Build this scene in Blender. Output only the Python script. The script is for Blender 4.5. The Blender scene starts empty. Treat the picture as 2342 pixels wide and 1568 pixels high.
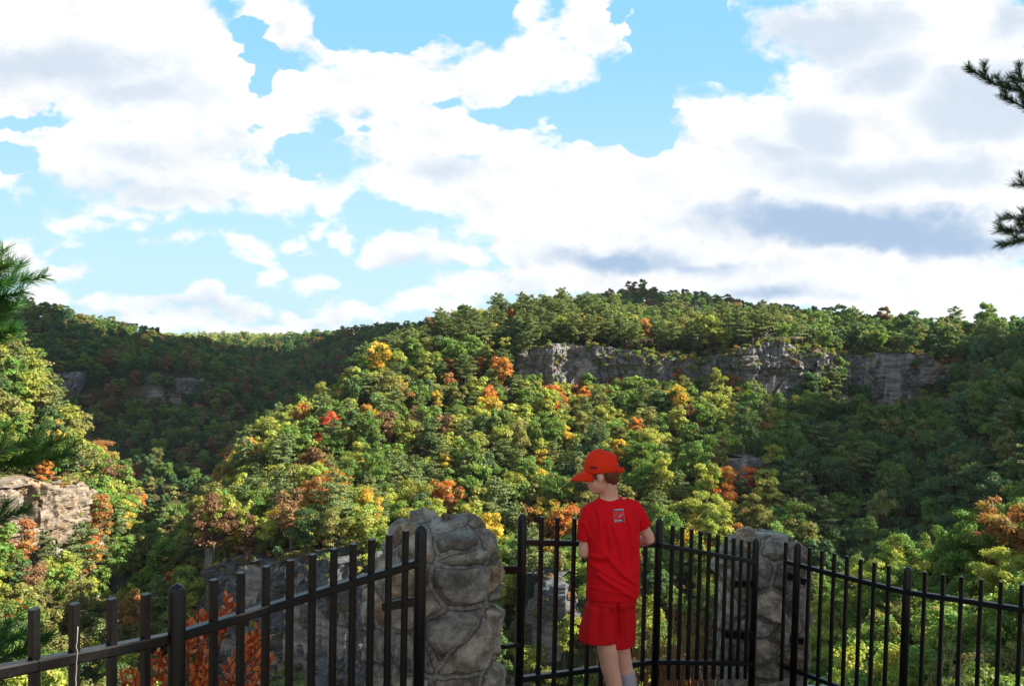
import bpy, bmesh, math, random
import numpy as np
from mathutils import Vector, Matrix
from mathutils.bvhtree import BVHTree

S = bpy.context.scene
COL = S.collection
rng = np.random.default_rng(7)
random.seed(7)
pi = math.pi

# ------------------------------------------------------------------ camera
FP, CX, CY = 1756.0, 1171.0, 784.0
PITCH, ROLL = math.radians(2.0), math.radians(1.2)
Fw = np.array([0, math.cos(PITCH), -math.sin(PITCH)])
R0 = np.array([1.0, 0, 0]); U0 = np.array([0, math.sin(PITCH), math.cos(PITCH)])
Rt = math.cos(ROLL)*R0 + math.sin(ROLL)*U0
Up = -math.sin(ROLL)*R0 + math.cos(ROLL)*U0
cam_d = bpy.data.cameras.new('camera'); cam = bpy.data.objects.new('camera', cam_d); COL.objects.link(cam)
cam.matrix_world = Matrix(((Rt[0], Up[0], -Fw[0], 0), (Rt[1], Up[1], -Fw[1], 0), (Rt[2], Up[2], -Fw[2], 0), (0, 0, 0, 1)))
cam_d.sensor_width = 36; cam_d.lens = 36*FP/2342
cam_d.clip_start = 0.05; cam_d.clip_end = 12000
S.camera = cam

def ray(px, py):
    return Fw + Rt*((px-CX)/FP) + Up*((CY-py)/FP)
def PD(px, py, d):                      # point at depth d along the view axis
    return ray(px, py)*d
def PR(px, py, r):                      # point at ground distance r
    v = ray(px, py); return v*(r/math.hypot(v[0], v[1]))
def proj(P):
    P = np.asarray(P, float); d = P@Fw
    return CX+FP*(P@Rt)/d, CY-FP*(P@Up)/d, d

# ------------------------------------------------------------------ numpy noise
_perm = rng.permutation(4096)
def _h(ix, iy, iz):
    return _perm[(_perm[(_perm[ix & 4095]+iy) & 4095]+iz) & 4095]/4095.0
def vnoise(p):
    p = np.asarray(p, float); i = np.floor(p).astype(int); f = p-i; f = f*f*(3-2*f)
    r = 0
    for dx in (0, 1):
        for dy in (0, 1):
            for dz in (0, 1):
                w = (f[..., 0] if dx else 1-f[..., 0])*(f[..., 1] if dy else 1-f[..., 1])*(f[..., 2] if dz else 1-f[..., 2])
                r = r+w*_h(i[..., 0]+dx, i[..., 1]+dy, i[..., 2]+dz)
    return r*2-1
def fbm(p, o=4, g=0.5):
    a, s, r = 1.0, 1.0, 0
    for k in range(o):
        r = r+a*vnoise(np.asarray(p)*s+k*17.3); a *= g; s *= 2.03
    return r
def sstep(a, b, x):
    t = np.clip((x-a)/(b-a), 0, 1); return t*t*(3-2*t)

# ------------------------------------------------------------------ object helpers
def tag(o, label=None, cat=None, group=None, kind=None):
    if label: o['label'] = label
    if cat: o['category'] = cat
    if group: o['group'] = group
    if kind: o['kind'] = kind
    return o
def empty(name, loc, label=None, cat=None, group=None):
    o = bpy.data.objects.new(name, None); COL.objects.link(o); o.location = Vector(loc); o.empty_display_size = .1
    return tag(o, label, cat, group)
def mesh_np(name, V, Fc, mat=None, smooth=True, attrs=None):
    """V (n,3); Fc: (m,k) int array or list of arrays"""
    me = bpy.data.meshes.new(name)
    V = np.asarray(V, np.float32)
    Fl = Fc if isinstance(Fc, list) else [Fc]
    Fl = [np.asarray(f, np.int32) for f in Fl if len(f)]
    idx = np.concatenate([f.ravel() for f in Fl]); tot = np.concatenate([np.full(len(f), f.shape[1], np.int32) for f in Fl])
    me.vertices.add(len(V)); me.vertices.foreach_set('co', V.ravel())
    me.loops.add(len(idx)); me.loops.foreach_set('vertex_index', idx)
    me.polygons.add(len(tot)); st = np.concatenate([[0], np.cumsum(tot)[:-1]]).astype(np.int32)
    me.polygons.foreach_set('loop_start', st); me.polygons.foreach_set('loop_total', tot)
    me.polygons.foreach_set('use_smooth', np.full(len(tot), smooth, bool))
    me.update(calc_edges=True)
    for k, (a, ty) in (attrs or {}).items():
        at = me.attributes.new(k, ty, 'POINT')
        if ty == 'FLOAT': at.data.foreach_set('value', np.asarray(a, np.float32))
        else: at.data.foreach_set('color', np.asarray(a, np.float32).ravel())
    if mat: me.materials.append(mat)
    return me
def put(name, me, parent=None, link=True):
    o = bpy.data.objects.new(name, me)
    if link: COL.objects.link(o)
    if parent is not None: o.parent = parent
    return o
def part(name, V, Fc, mat, parent, smooth=True, attrs=None):
    """world-space vertices, stored relative to the parent's origin chain"""
    off = np.zeros(3); p = parent
    while p is not None:
        off += np.array(p.location); p = p.parent
    return put(name, mesh_np(name, np.asarray(V)-off, Fc, mat, smooth, attrs), parent)

class MB:
    def __init__(s): s.V = []; s.F4 = []; s.F3 = []; s.n = 0
    def add(s, V, F4=None, F3=None):
        V = np.asarray(V, float)
        if F4 is not None and len(F4): s.F4.append(np.asarray(F4)+s.n)
        if F3 is not None and len(F3): s.F3.append(np.asarray(F3)+s.n)
        s.V.append(V); s.n += len(V); return s
    def get(s):
        f = []
        if s.F4: f.append(np.concatenate(s.F4))
        if s.F3: f.append(np.concatenate(s.F3))
        return np.concatenate(s.V), f
    def tube(s, pts, rad, n=10, cap=True, sq=False, jag=0.0):
        pts = np.asarray(pts, float); rad = np.broadcast_to(np.asarray(rad, float), (len(pts),))
        T = np.gradient(pts, axis=0); T /= np.linalg.norm(T, axis=1)[:, None]+1e-9
        ref = np.array([0, 0, 1.0]) if abs(T[0][2]) < .9 else np.array([0, 1.0, 0])
        a = np.linspace(0, 2*pi, n, endpoint=False)
        V = []
        u = np.cross(ref, T[0]); u /= np.linalg.norm(u)
        for k in range(len(pts)):
            u = u-T[k]*(u@T[k]); u /= np.linalg.norm(u); v = np.cross(T[k], u)
            rr = rad[k]*(1+jag*(rng.random(n)-.5))
            V.append(pts[k]+np.outer(np.cos(a)*rr, u)+np.outer(np.sin(a)*rr, v))
        V = np.concatenate(V); m = len(pts)
        i = np.arange(m-1)[:, None]*n; j = np.arange(n)[None]; j2 = (j+1) % n
        F4 = np.stack([i+j, i+j2, i+n+j2, i+n+j], -1).reshape(-1, 4); F3 = []
        if cap:
            V = np.concatenate([V, pts[:1], pts[-1:]]); c0, c1 = m*n, m*n+1
            jj = np.arange(n); k2 = (jj+1) % n
            F3 = np.concatenate([np.stack([np.full(n, c0), k2, jj], -1), np.stack([np.full(n, c1), (m-1)*n+jj, (m-1)*n+k2], -1)])
        return s.add(V, F4, F3)
    def ell(s, c, r, n=16, M=None):
        """ellipsoid; M 3x3 rotation (columns = axes)"""
        th = np.linspace(0, pi, n//2+1)[1:-1]; ph = np.linspace(0, 2*pi, n, endpoint=False)
        P = np.array([[math.sin(t)*math.cos(p), math.sin(t)*math.sin(p), math.cos(t)] for t in th for p in ph]+[[0, 0, 1], [0, 0, -1]])
        P = P*np.asarray(r)
        if M is not None: P = P@np.asarray(M).T
        m = len(th); i = np.arange(m-1)[:, None]*n; j = np.arange(n)[None]; j2 = (j+1) % n
        F4 = np.stack([i+j, i+n+j, i+n+j2, i+j2], -1).reshape(-1, 4)
        jj = np.arange(n); k2 = (jj+1) % n
        F3 = np.concatenate([np.stack([np.full(n, m*n), jj, k2], -1), np.stack([np.full(n, m*n+1), (m-1)*n+k2, (m-1)*n+jj], -1)])
        return s.add(P+np.asarray(c), F4, F3)
    def box(s, A, B, w, h, upv=(0, 0, 1)):
        """bar from A to B, width w sideways, height h along upv (centred), small bevel"""
        A = np.asarray(A, float); B = np.asarray(B, float); t = B-A; t /= np.linalg.norm(t)
        up = np.asarray(upv, float); sd = np.cross(t, up); sd /= np.linalg.norm(sd); up = np.cross(sd, t)
        b = min(w, h)*.14
        prof = [(-w/2, -h/2+b), (-w/2+b, -h/2), (w/2-b, -h/2), (w/2, -h/2+b), (w/2, h/2-b), (w/2-b, h/2), (-w/2+b, h/2), (-w/2, h/2-b)]
        R = np.array([sd*x+up*y for x, y in prof]); V = np.concatenate([A+R, B+R, [A], [B]])
        j = np.arange(8); k = (j+1) % 8
        F4 = np.stack([j, k, k+8, j+8], -1)
        F3 = np.concatenate([np.stack([np.full(8, 16), k, j], -1), np.stack([np.full(8, 17), j+8, k+8], -1)])
        return s.add(V, F4, F3)
    def loft(s, secs, n=28, p=2.3):
        """secs: list of (centre, axisU*halfwidth, axisV*halfdepth)"""
        a = np.linspace(0, 2*pi, n, endpoint=False); c, d = np.cos(a), np.sin(a)
        c = np.sign(c)*abs(c)**(2/p); d = np.sign(d)*abs(d)**(2/p)
        V = np.concatenate([np.asarray(C)+np.outer(c, U)+np.outer(d, W) for C, U, W in secs]); m = len(secs)
        i = np.arange(m-1)[:, None]*n; j = np.arange(n)[None]; j2 = (j+1) % n
        F4 = np.stack([i+j, i+j2, i+n+j2, i+n+j], -1).reshape(-1, 4)
        V = np.concatenate([V, [secs[0][0]], [secs[-1][0]]]); jj = np.arange(n); k2 = (jj+1) % n
        F3 = np.concatenate([np.stack([np.full(n, m*n), k2, jj], -1), np.stack([np.full(n, m*n+1), (m-1)*n+jj, (m-1)*n+k2], -1)])
        return s.add(V, F4, F3)

def melt(mb, voxel, smooth=4, fac=.5):
    """fuse overlapping closed shapes into one continuous surface"""
    V, Fc = mb.get(); me = mesh_np('tmp', V, Fc); o = put('tmp', me)
    m = o.modifiers.new('r', 'REMESH'); m.mode = 'VOXEL'; m.voxel_size = voxel
    if smooth:
        q = o.modifiers.new('s', 'SMOOTH'); q.iterations = smooth; q.factor = fac
    dg = bpy.context.evaluated_depsgraph_get(); dg.update()
    r = bpy.data.meshes.new_from_object(o.evaluated_get(dg))
    n = len(r.vertices); V = np.empty(n*3, np.float32); r.vertices.foreach_get('co', V)
    q4 = np.array([list(p.vertices) for p in r.polygons if len(p.vertices) == 4]); q3 = np.array([list(p.vertices) for p in r.polygons if len(p.vertices) == 3])
    nor = np.empty(n*3, np.float32); r.vertices.foreach_get('normal', nor)
    bpy.data.objects.remove(o); bpy.data.meshes.remove(r)
    return V.reshape(-1, 3).astype(float), [x for x in (q4, q3) if len(x)], nor.reshape(-1, 3).astype(float)

# ------------------------------------------------------------------ materials
class NT:
    def __init__(s, nt): s.nt = nt; nt.nodes.clear()
    def n(s, ty, out=0, **kw):
        nd = s.nt.nodes.new(ty)
        for k, v in list(kw.items()):
            if k.startswith('_'): setattr(nd, k[1:], v)
        for k, v in kw.items():
            if k.startswith('_'): continue
            sk = nd.inputs[int(k[1:])] if k[0] == 'i' and k[1:].isdigit() else nd.inputs[k.replace('__', ' ')]
            if isinstance(v, bpy.types.NodeSocket): s.nt.links.new(v, sk)
            else: sk.default_value = v
        return nd.outputs[out] if not isinstance(out, str) else nd.outputs[out]
    def math(s, op, a, b=0.0, c=0.0, clamp=False):
        return s.n('ShaderNodeMath', _operation=op, _use_clamp=clamp, i0=a, i1=b, i2=c)
    def vm(s, op, a, b=(0, 0, 0), c=None, out=0):
        kw = dict(i0=a, i1=b)
        if c is not None: kw['i2'] = c
        return s.n('ShaderNodeVectorMath', out, _operation=op, **kw)
    def mix(s, f, a, b, bt='MIX'):
        nd = s.nt.nodes.new('ShaderNodeMix'); nd.data_type = 'RGBA'; nd.blend_type = bt
        for sk, v in ((nd.inputs[0], f), (nd.inputs[6], a), (nd.inputs[7], b)):
            if isinstance(v, bpy.types.NodeSocket): s.nt.links.new(v, sk)
            else: sk.default_value = v if not isinstance(v, tuple) else (v+(1,) if len(v) == 3 else v)
        return nd.outputs[2]
    def ramp(s, f, pts):
        nd = s.nt.nodes.new('ShaderNodeValToRGB'); cr = nd.color_ramp
        while len(cr.elements) < len(pts): cr.elements.new(.5)
        for e, (p, c) in zip(cr.elements, pts): e.position = p; e.color = tuple(c)+(1,) if len(c) == 3 else c
        s.nt.links.new(f, nd.inputs[0]); return nd.outputs[0]
    def mr(s, v, a, b, c=0.0, d=1.0, smooth=True):
        return s.n('ShaderNodeMapRange', _interpolation_type='SMOOTHSTEP' if smooth else 'LINEAR', i0=v, i1=a, i2=b, i3=c, i4=d)
    def noise(s, vec, scale, detail=4, rough=.55, out='Fac'):
        return s.n('ShaderNodeTexNoise', out, Vector=vec, Scale=scale, Detail=detail, Roughness=rough)
def newmat(name):
    m = bpy.data.materials.new(name); m.use_nodes = True; return m, NT(m.node_tree)
def principled(t, col, rough=.8, spec=.3, normal=None, extra=None):
    kw = {'Base__Color': col if not isinstance(col, tuple) else col+(1,), 'Roughness': rough, 'Specular__IOR__Level': spec}
    if normal is not None: kw['Normal'] = normal
    if extra: kw.update(extra)
    return t.n('ShaderNodeBsdfPrincipled', **kw)
def surf(t, sh): t.n('ShaderNodeOutputMaterial', out=0, Surface=sh) if False else t.nt.links.new(sh, t.nt.nodes.new('ShaderNodeOutputMaterial').inputs['Surface'])
def bump(t, h, strength=.5, dist=.02): return t.n('ShaderNodeBump', Height=h, Strength=strength, Distance=dist)

def leaf_mat(name, mode, base=None, trans=.42):
    m, t = newmat(name)
    if mode == 'obj': c = t.n('ShaderNodeObjectInfo', 'Color')
    elif mode == 'inst': c = t.n('ShaderNodeAttribute', 'Color', _attribute_name='tcol', _attribute_type='INSTANCER')
    else: c = t.mix(0.0, base, base)
    rnd = t.n('ShaderNodeAttribute', 'Fac', _attribute_name='rnd'); pos = t.n('ShaderNodeTexCoord', 'Object')
    loc = t.n('ShaderNodeObjectInfo', 'Random')
    offv = t.n('ShaderNodeCombineXYZ', X=t.math('MULTIPLY', loc, 91.0), Y=t.math('MULTIPLY', loc, 37.0), Z=t.math('MULTIPLY', loc, 13.0))
    pv = t.vm('ADD', pos, offv); big = t.noise(pv, .45, 2)
    sp = t.nt.nodes.new('ShaderNodeSeparateColor'); t.nt.links.new(c, sp.inputs[0])
    aut = t.mr(t.math('SUBTRACT', sp.outputs[0], sp.outputs[1]), .06, .18); pt = t.mr(t.noise(pv, .55, 3, .6), .44, .56)
    c = t.mix(t.math('MULTIPLY', t.math('MULTIPLY', aut, pt), .55), c, (.22, .24, .06))
    fl = t.math('MULTIPLY', t.mr(t.noise(t.vm('ADD', pv, (31, 5, 9)), .7, 3, .6), .60, .68), t.math('GREATER_THAN', t.n('ShaderNodeObjectInfo', 'Random'), .45))
    c = t.mix(t.math('MULTIPLY', t.math('MULTIPLY', fl, t.math('SUBTRACT', 1.0, aut)), .6 if mode != 'fix' else 0.0), c, t.mix(loc, (.42, .15, .05), (.50, .38, .07)))
    v = t.math('ADD', t.math('MULTIPLY', rnd, .85), .84)
    hsv = t.n('ShaderNodeHueSaturation', Hue=t.math('ADD', t.math('MULTIPLY', t.math('SUBTRACT', big, .5), .16), t.math('ADD', t.math('MULTIPLY', t.math('SUBTRACT', rnd, .5), .05), .5)),
              Saturation=1.0, Value=v, Color=c)
    d = t.n('ShaderNodeBsdfPrincipled', **{'Base__Color': hsv, 'Roughness': .55, 'Specular__IOR__Level': .25})
    tc = t.mix(1.0, hsv, (1.15, 1.05, .45), 'MULTIPLY')
    tr = t.n('ShaderNodeBsdfTranslucent', Color=tc)
    surf(t, t.n('ShaderNodeMixShader', i0=trans, i1=d, i2=tr)); return m
M_leaf = leaf_mat('leaf_individual', 'obj')
M_leafi = leaf_mat('leaf_forest', 'inst')

def bark_mat(name, a, b, scale=6):
    m, t = newmat(name); pos = t.n('ShaderNodeTexCoord', 'Object')
    v = t.vm('MULTIPLY', pos, (1, 1, .25)); n = t.noise(v, scale, 5, .65)
    surf(t, principled(t, t.ramp(n, [(.3, a), (.7, b)]), .9, .1, bump(t, n, .7, .03))); return m
M_bark = bark_mat('bark', (.05, .04, .03), (.2, .17, .14))
M_dead = bark_mat('dead_wood', (.26, .24, .22), (.5, .47, .44))

def rock_mat(name, cols, scale=.35, stripe=1.0, bd=.3):
    m, t = newmat(name); pos = t.n('ShaderNodeNewGeometry', 'Position')
    wv = t.vm('ADD', pos, t.vm('SCALE', t.n('ShaderNodeTexNoise', 'Color', Vector=pos, Scale=.08), (0, 0, 0)))
    strat = t.noise(t.vm('MULTIPLY', pos, (.3, .3, 1.1*stripe)), scale*2.2, 5, .7)
    streak = t.noise(t.vm('MULTIPLY', pos, (1.6, 1.6, .12)), scale*1.6, 4, .6)
    n3 = t.noise(pos, scale*3, 6, .7)
    f = t.math('ADD', t.math('MULTIPLY', strat, .45), t.math('ADD', t.math('MULTIPLY', n3, .35), t.math('MULTIPLY', streak, .2)))
    c = t.ramp(f, [(.34, cols[0]), (.46, cols[1]), (.54, cols[2]), (.64, cols[3])])
    rust = t.mr(t.noise(pos, scale*.5, 3), .52, .68)
    c = t.mix(t.math('MULTIPLY', rust, .55), c, cols[4])
    stain = t.mr(streak, .55, .7); c = t.mix(t.math('MULTIPLY', stain, .6), c, tuple(x*.28 for x in cols[1]))
    wp = t.vm('ADD', pos, t.vm('MULTIPLY', t.vm('SUBTRACT', t.n('ShaderNodeTexNoise', 'Color', Vector=pos, Scale=scale*1.2, Detail=4.0), (.5, .5, .5)), (2.2/scale*.35, 2.2/scale*.35, 1.0/scale*.35)))
    crack = t.mr(t.n('ShaderNodeTexVoronoi', 'Distance', _feature='DISTANCE_TO_EDGE', Vector=t.vm('MULTIPLY', wp, (.22, .22, .8)), Scale=scale*1.7), 0.0, .05, 1.0, 0.0)
    crack = t.math('MULTIPLY', crack, t.mr(t.noise(pos, scale*.9, 3), .42, .62))
    c = t.mix(t.math('MULTIPLY', crack, .55), c, tuple(x*.2 for x in cols[0]))
    h = t.math('SUBTRACT', t.math('ADD', strat, t.math('MULTIPLY', n3, .8)), t.math('MULTIPLY', crack, .5))
    surf(t, principled(t, c, .92, .15, bump(t, h, .9, bd))); return m
M_cliff = rock_mat('limestone_cliff', [(.05, .052, .058), (.12, .122, .13), (.22, .22, .225), (.38, .37, .36), (.24, .18, .13)])
M_cliffd = rock_mat('shade_toned_limestone', [(.03, .034, .04), (.07, .078, .088), (.13, .14, .155), (.23, .235, .245), (.15, .12, .10)])  # copy of the limestone, darkened and blued: shade painted into its colour
M_cliffw = rock_mat('warm_sandstone_cliff', [(.08, .065, .05), (.17, .14, .11), (.30, .25, .195), (.42, .36, .28), (.33, .20, .10)])

def ground_mat():
    m, t = newmat('forest_floor'); pos = t.n('ShaderNodeNewGeometry', 'Position')
    n = t.noise(pos, .12, 5, .65); n2 = t.noise(pos, .9, 5, .7)
    c = t.ramp(t.math('ADD', t.math('MULTIPLY', n, .5), t.math('MULTIPLY', n2, .5)), [(.35, (.02, .028, .012)), (.48, (.05, .05, .02)), (.56, (.09, .07, .03)), (.68, (.12, .12, .04))])
    nz = t.n('ShaderNodeSeparateXYZ', 'Z', i0=t.n('ShaderNodeNewGeometry', 'True Normal'))
    steep = t.mr(nz, .35, .6, 1.0, 0.0); rk = t.ramp(t.noise(t.vm('MULTIPLY', pos, (.2, .2, 1.5)), .6, 5, .7), [(.35, (.1, .1, .1)), (.65, (.36, .34, .31))])
    c = t.mix(steep, c, rk)
    surf(t, principled(t, c, .95, .1, bump(t, n2, .8, .5))); return m
M_ground = ground_mat()

# ------------------------------------------------------------------ sun
AZ = math.radians(88); EL = math.radians(37)          # azimuth from +Y towards +X
SUN = np.array([math.sin(AZ)*math.cos(EL), math.cos(AZ)*math.cos(EL), math.sin(EL)])
sd = bpy.data.lights.new('sun', 'SUN'); sd.energy = 5.0; sd.angle = math.radians(.5); sd.color = (1, .91, .77)
so = bpy.data.objects.new('sun', sd); COL.objects.link(so); so.location = (60, 30, 60)
so.rotation_euler = Vector(SUN).to_track_quat('Z', 'Y').to_euler()

# ------------------------------------------------------------------ world sky with clouds (direction based)
def build_world():
    W = bpy.data.worlds.new('World'); S.world = W; W.use_nodes = True; t = NT(W.node_tree)
    sky = t.n('ShaderNodeTexSky', _sky_type='NISHITA', _sun_disc=False, _sun_elevation=EL, _sun_rotation=AZ, _air_density=1.0, _dust_density=.6, _ozone_density=1.6)
    g = t.n('ShaderNodeTexCoord', 'Generated')
    sx = t.nt.nodes.new('ShaderNodeSeparateXYZ'); t.nt.links.new(g, sx.inputs[0]); X, Y, Z = sx.outputs
    yy = t.math('MAXIMUM', Y, .12)
    def uv(px, py): v = ray(px, py); return v[0]/v[1], v[2]/v[1]
    P0 = t.n('ShaderNodeCombineXYZ', X=t.math('DIVIDE', X, yy), Y=t.math('DIVIDE', Z, yy), Z=0.0)
    wn = t.n('ShaderNodeTexNoise', 'Color', Vector=t.vm('MULTIPLY', P0, (1, 1.35, 1)), Scale=4.5, Detail=3.0, Roughness=.5)
    P = t.vm('ADD', P0, t.vm('MULTIPLY', t.vm('SUBTRACT', wn, (.5, .5, .5)), (.12, .08, 0)))
    wn2 = t.n('ShaderNodeTexNoise', 'Color', Vector=t.vm('MULTIPLY', P0, (1, 1.3, 1)), Scale=17.0, Detail=3.0, Roughness=.6)
    P = t.vm('ADD', P, t.vm('MULTIPLY', t.vm('SUBTRACT', wn2, (.5, .5, .5)), (.06, .045, 0)))
    def field(L, cap=70.0):
        acc = None
        for cx, cy, rx, ry in L:
            u, v = uv(cx, cy); a, b = rx/FP, ry/FP
            q = t.vm('MULTIPLY_ADD', P, (1/a, 1/b, 0), (-u/a, -v/b, 0)); ln = t.vm('LENGTH', q, out='Value')
            val = t.math('MULTIPLY_ADD', ln, -min(rx, ry)*1.0, min(rx, ry)*1.0)
            acc = val if acc is None else t.math('SMOOTH_MAX', acc, val, 12.0)
        return t.math('MINIMUM', acc, cap)
    pos = [(120, 110, 460, 190), (420, 190, 230, 150), (620, 40, 110, 70), (740, 90, 90, 40), (720, 215, 130, 80), (900, 195, 240, 75), (1130, 175, 160, 60), (1240, 140, 120, 70), (1350, 70, 85, 85), (1190, 50, 70, 45),
           (260, 340, 280, 90), (420, 420, 300, 60), (620, 430, 150, 48), (560, 270, 150, 110), (980, 310, 250, 80), (980, 410, 200, 75), (1150, 430, 130, 110), (1210, 300, 70, 40), (1350, 430, 260, 120), (1280, 530, 210, 90),
           (2080, 60, 350, 110), (2100, 230, 330, 150), (1720, 300, 230, 105), (1800, 420, 330, 140), (2150, 450, 330, 150), (1600, 500, 300, 110), (1700, 610, 420, 70), (2080, 660, 420, 80), (1350, 630, 230, 55), (1850, 560, 400, 80),
           (150, 485, 62, 20), (255, 485, 75, 26), (320, 515, 22, 14), (20, 560, 90, 42), (120, 605, 90, 22), (130, 543, 28, 12), (372, 494, 22, 9), (410, 543, 42, 17), (560, 543, 55, 18), (612, 562, 30, 10), (680, 553, 26, 20), (712, 572, 22, 8), (800, 543, 30, 22), (598, 590, 25, 9), (615, 628, 36, 22), (745, 643, 50, 18),
           (940, 570, 80, 40), (1040, 580, 60, 36), (780, 460, 34, 45), (750, 515, 28, 22), (960, 660, 40, 9), (1508, 206, 26, 13), (1655, 170, 14, 14), (1675, 15, 18, 12), (1388, 290, 14, 9),
           (25, 300, 50, 28), (15, 410, 28, 20), (100, 668, 90, 26), (240, 680, 48, 13), (300, 708, 80, 22), (390, 700, 48, 15), (475, 685, 42, 34), (530, 705, 60, 30), (680, 722, 60, 24), (790, 715, 80, 22), (500, 745, 300, 20), (1000, 690, 90, 25), (1080, 640, 70, 30)]
    neg = [(560, 60, 36, 26), (595, 115, 44, 44), (600, 185, 32, 50), (660, 140, 26, 24), (880, 55, 130, 62), (990, 30, 170, 60), (1070, 85, 60, 30), (1560, 60, 130, 130), (1640, 150, 120, 48), (1440, 215, 80, 80), (1380, 280, 90, 45), (1180, 255, 100, 24), (1010, 235, 32, 12), (1470, 310, 50, 40),
           (650, 350, 45, 26), (700, 380, 40, 24), (725, 325, 30, 20), (812, 310, 20, 11), (570, 310, 28, 10), (70, 282, 115, 14), (15, 360, 60, 34), (1400, 20, 20, 20), (1130, 12, 40, 14)]
    vz = t.math('DIVIDE', Z, yy); amp = t.mr(vz, .03, .24, .42, 1.0)
    d = field(pos); h = field(neg)
    f1 = t.n('ShaderNodeTexNoise', 'Fac', Vector=t.vm('MULTIPLY', P0, (1, 1.5, 1)), Scale=15.0, Detail=10.0, Roughness=.6)
    rough = t.math('MULTIPLY', t.math('SUBTRACT', f1, .5), t.math('MULTIPLY', amp, 165.0))
    F = t.math('ADD', t.math('SUBTRACT', d, t.math('MULTIPLY', t.math('MAXIMUM', t.math('ADD', h, 6.0), 0.0), 5.0)), rough)
    F = t.math('ADD', F, 1.0)
    inside = t.mr(F, t.math('MULTIPLY', amp, -16.0), t.math('MULTIPLY', amp, 26.0))
    # sky outside the picture: broken cloud from noise on the direction
    gn = t.n('ShaderNodeTexNoise', 'Fac', Vector=t.vm('MULTIPLY', g, (1, 1, 2.2)), Scale=3.0, Detail=6.0, Roughness=.55)
    outc = t.mr(gn, .55, .64, 0.0, .75)
    au = t.math('ABSOLUTE', t.math('DIVIDE', X, yy)); vv = t.math('DIVIDE', Z, yy)
    m = t.math('MULTIPLY', t.mr(au, .72, 1.05, 1.0, 0.0), t.mr(vv, .44, .56, 1.0, 0.0)); m = t.math('MULTIPLY', m, t.mr(Y, .1, .3))
    cov = t.math('ADD', t.math('MULTIPLY', inside, m), t.math('MULTIPLY', outc, t.math('SUBTRACT', 1.0, m)))
    gr = [(130, 150, 240, 75), (330, 215, 110, 36), (330, 440, 190, 26), (360, 370, 140, 22), (480, 350, 80, 20), (1900, 60, 180, 75), (2030, 160, 110, 60), (2250, 250, 160, 90), (2000, 400, 330, 46), (1780, 350, 110, 30),
          (1950, 515, 330, 46), (1790, 490, 140, 24), (2250, 555, 140, 20), (1400, 580, 170, 30), (1580, 605, 120, 12), (1780, 668, 90, 22), (1870, 684, 80, 8), (1180, 655, 55, 18), (1010, 400, 80, 30), (470, 712, 60, 9), (960, 612, 70, 10), (430, 712, 60, 7), (2320, 60, 60, 60), (1890, 290, 90, 60), (765, 720, 18, 14)]
    G = field(gr, 60.0)
    g2 = t.math('ADD', G, t.math('MULTIPLY', t.math('SUBTRACT', t.noise(P0, 6.0, 6, .55), .5), 130.0))
    gm = t.mr(g2, -32.0, 40.0)
    f1s = t.n('ShaderNodeTexNoise', 'Fac', Vector=t.vm('MULTIPLY', t.vm('ADD', P0, (.016, .020, 0)), (1, 1.5, 1)), Scale=15.0, Detail=10.0, Roughness=.6)
    rel = t.math('MULTIPLY', t.math('SUBTRACT', f1s, f1), 1.5); rel = t.mr(rel, 0.02, .24, 0.0, .16)
    deep = [(1960, 520, 340, 52), (1800, 500, 160, 40), (2200, 545, 160, 30), (1400, 588, 170, 30), (1530, 604, 140, 10), (1790, 672, 95, 18)]
    G3 = t.mr(t.math('ADD', field(deep, 60.0), t.math('MULTIPLY', t.math('SUBTRACT', f1, .5), 70.0)), -16.0, 26.0)
    bil = t.mr(t.noise(P0, 6.0, 3, .5), .35, .6, 1.04, 1.14)
    white = t.n('ShaderNodeCombineColor', i0=t.math('MULTIPLY', bil, .99), i1=t.math('MULTIPLY', bil, 1.0), i2=t.math('MULTIPLY', bil, 1.01))
    white = t.mix(rel, white, (.30, .42, .60))
    cc = t.mix(t.math('MULTIPLY', gm, .8), white, (.62, .73, .87)); cc = t.mix(t.math('MULTIPLY', G3, .9), cc, (.40, .56, .78))
    # clear-sky colour: the physical sky graded like the photograph's cyan sky
    skc = t.mix(1.0, t.n('ShaderNodeVectorMath', _operation='SCALE', i0=sky, Scale=.115), (.85, 1.12, 1.02), 'MULTIPLY')
    band = t.mr(vv, -.02, .42); hz = t.mix(band, (.66, .96, 1.06), (.33, .74, 1.04))
    skc = t.mix(.93, skc, hz)
    fin = t.mix(cov, skc, cc)
    bgn = t.n('ShaderNodeBackground', Color=t.mix(m, t.mix(t.mr(Y, -.5, .1), (.58, .63, .72), t.mix(t.mr(Y, .25, .68), t.mix(1.0, fin, (.31, .35, .40), 'MULTIPLY'), fin)), fin), Strength=.366)  # unseen sky behind the camera is an added flat bright fill; sides dimmed
    t.nt.links.new(bgn, t.nt.nodes.new('ShaderNodeOutputWorld').inputs[0])
    W.cycles.sampling_method = 'MANUAL'; W.cycles.sample_map_resolution = 512
build_world()
S.view_settings.view_transform = 'Standard'; S.view_settings.look = 'None'; S.view_settings.gamma = 1; S.view_settings.exposure = 1.45
cy = S.cycles; cy.max_bounces = 6; cy.diffuse_bounces = 3; cy.glossy_bounces = 2; cy.transmission_bounces = 4; cy.volume_bounces = 0; cy.transparent_max_bounces = 4
cy.caustics_reflective = False; cy.caustics_refractive = False; cy.sample_clamp_indirect = 4
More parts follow.
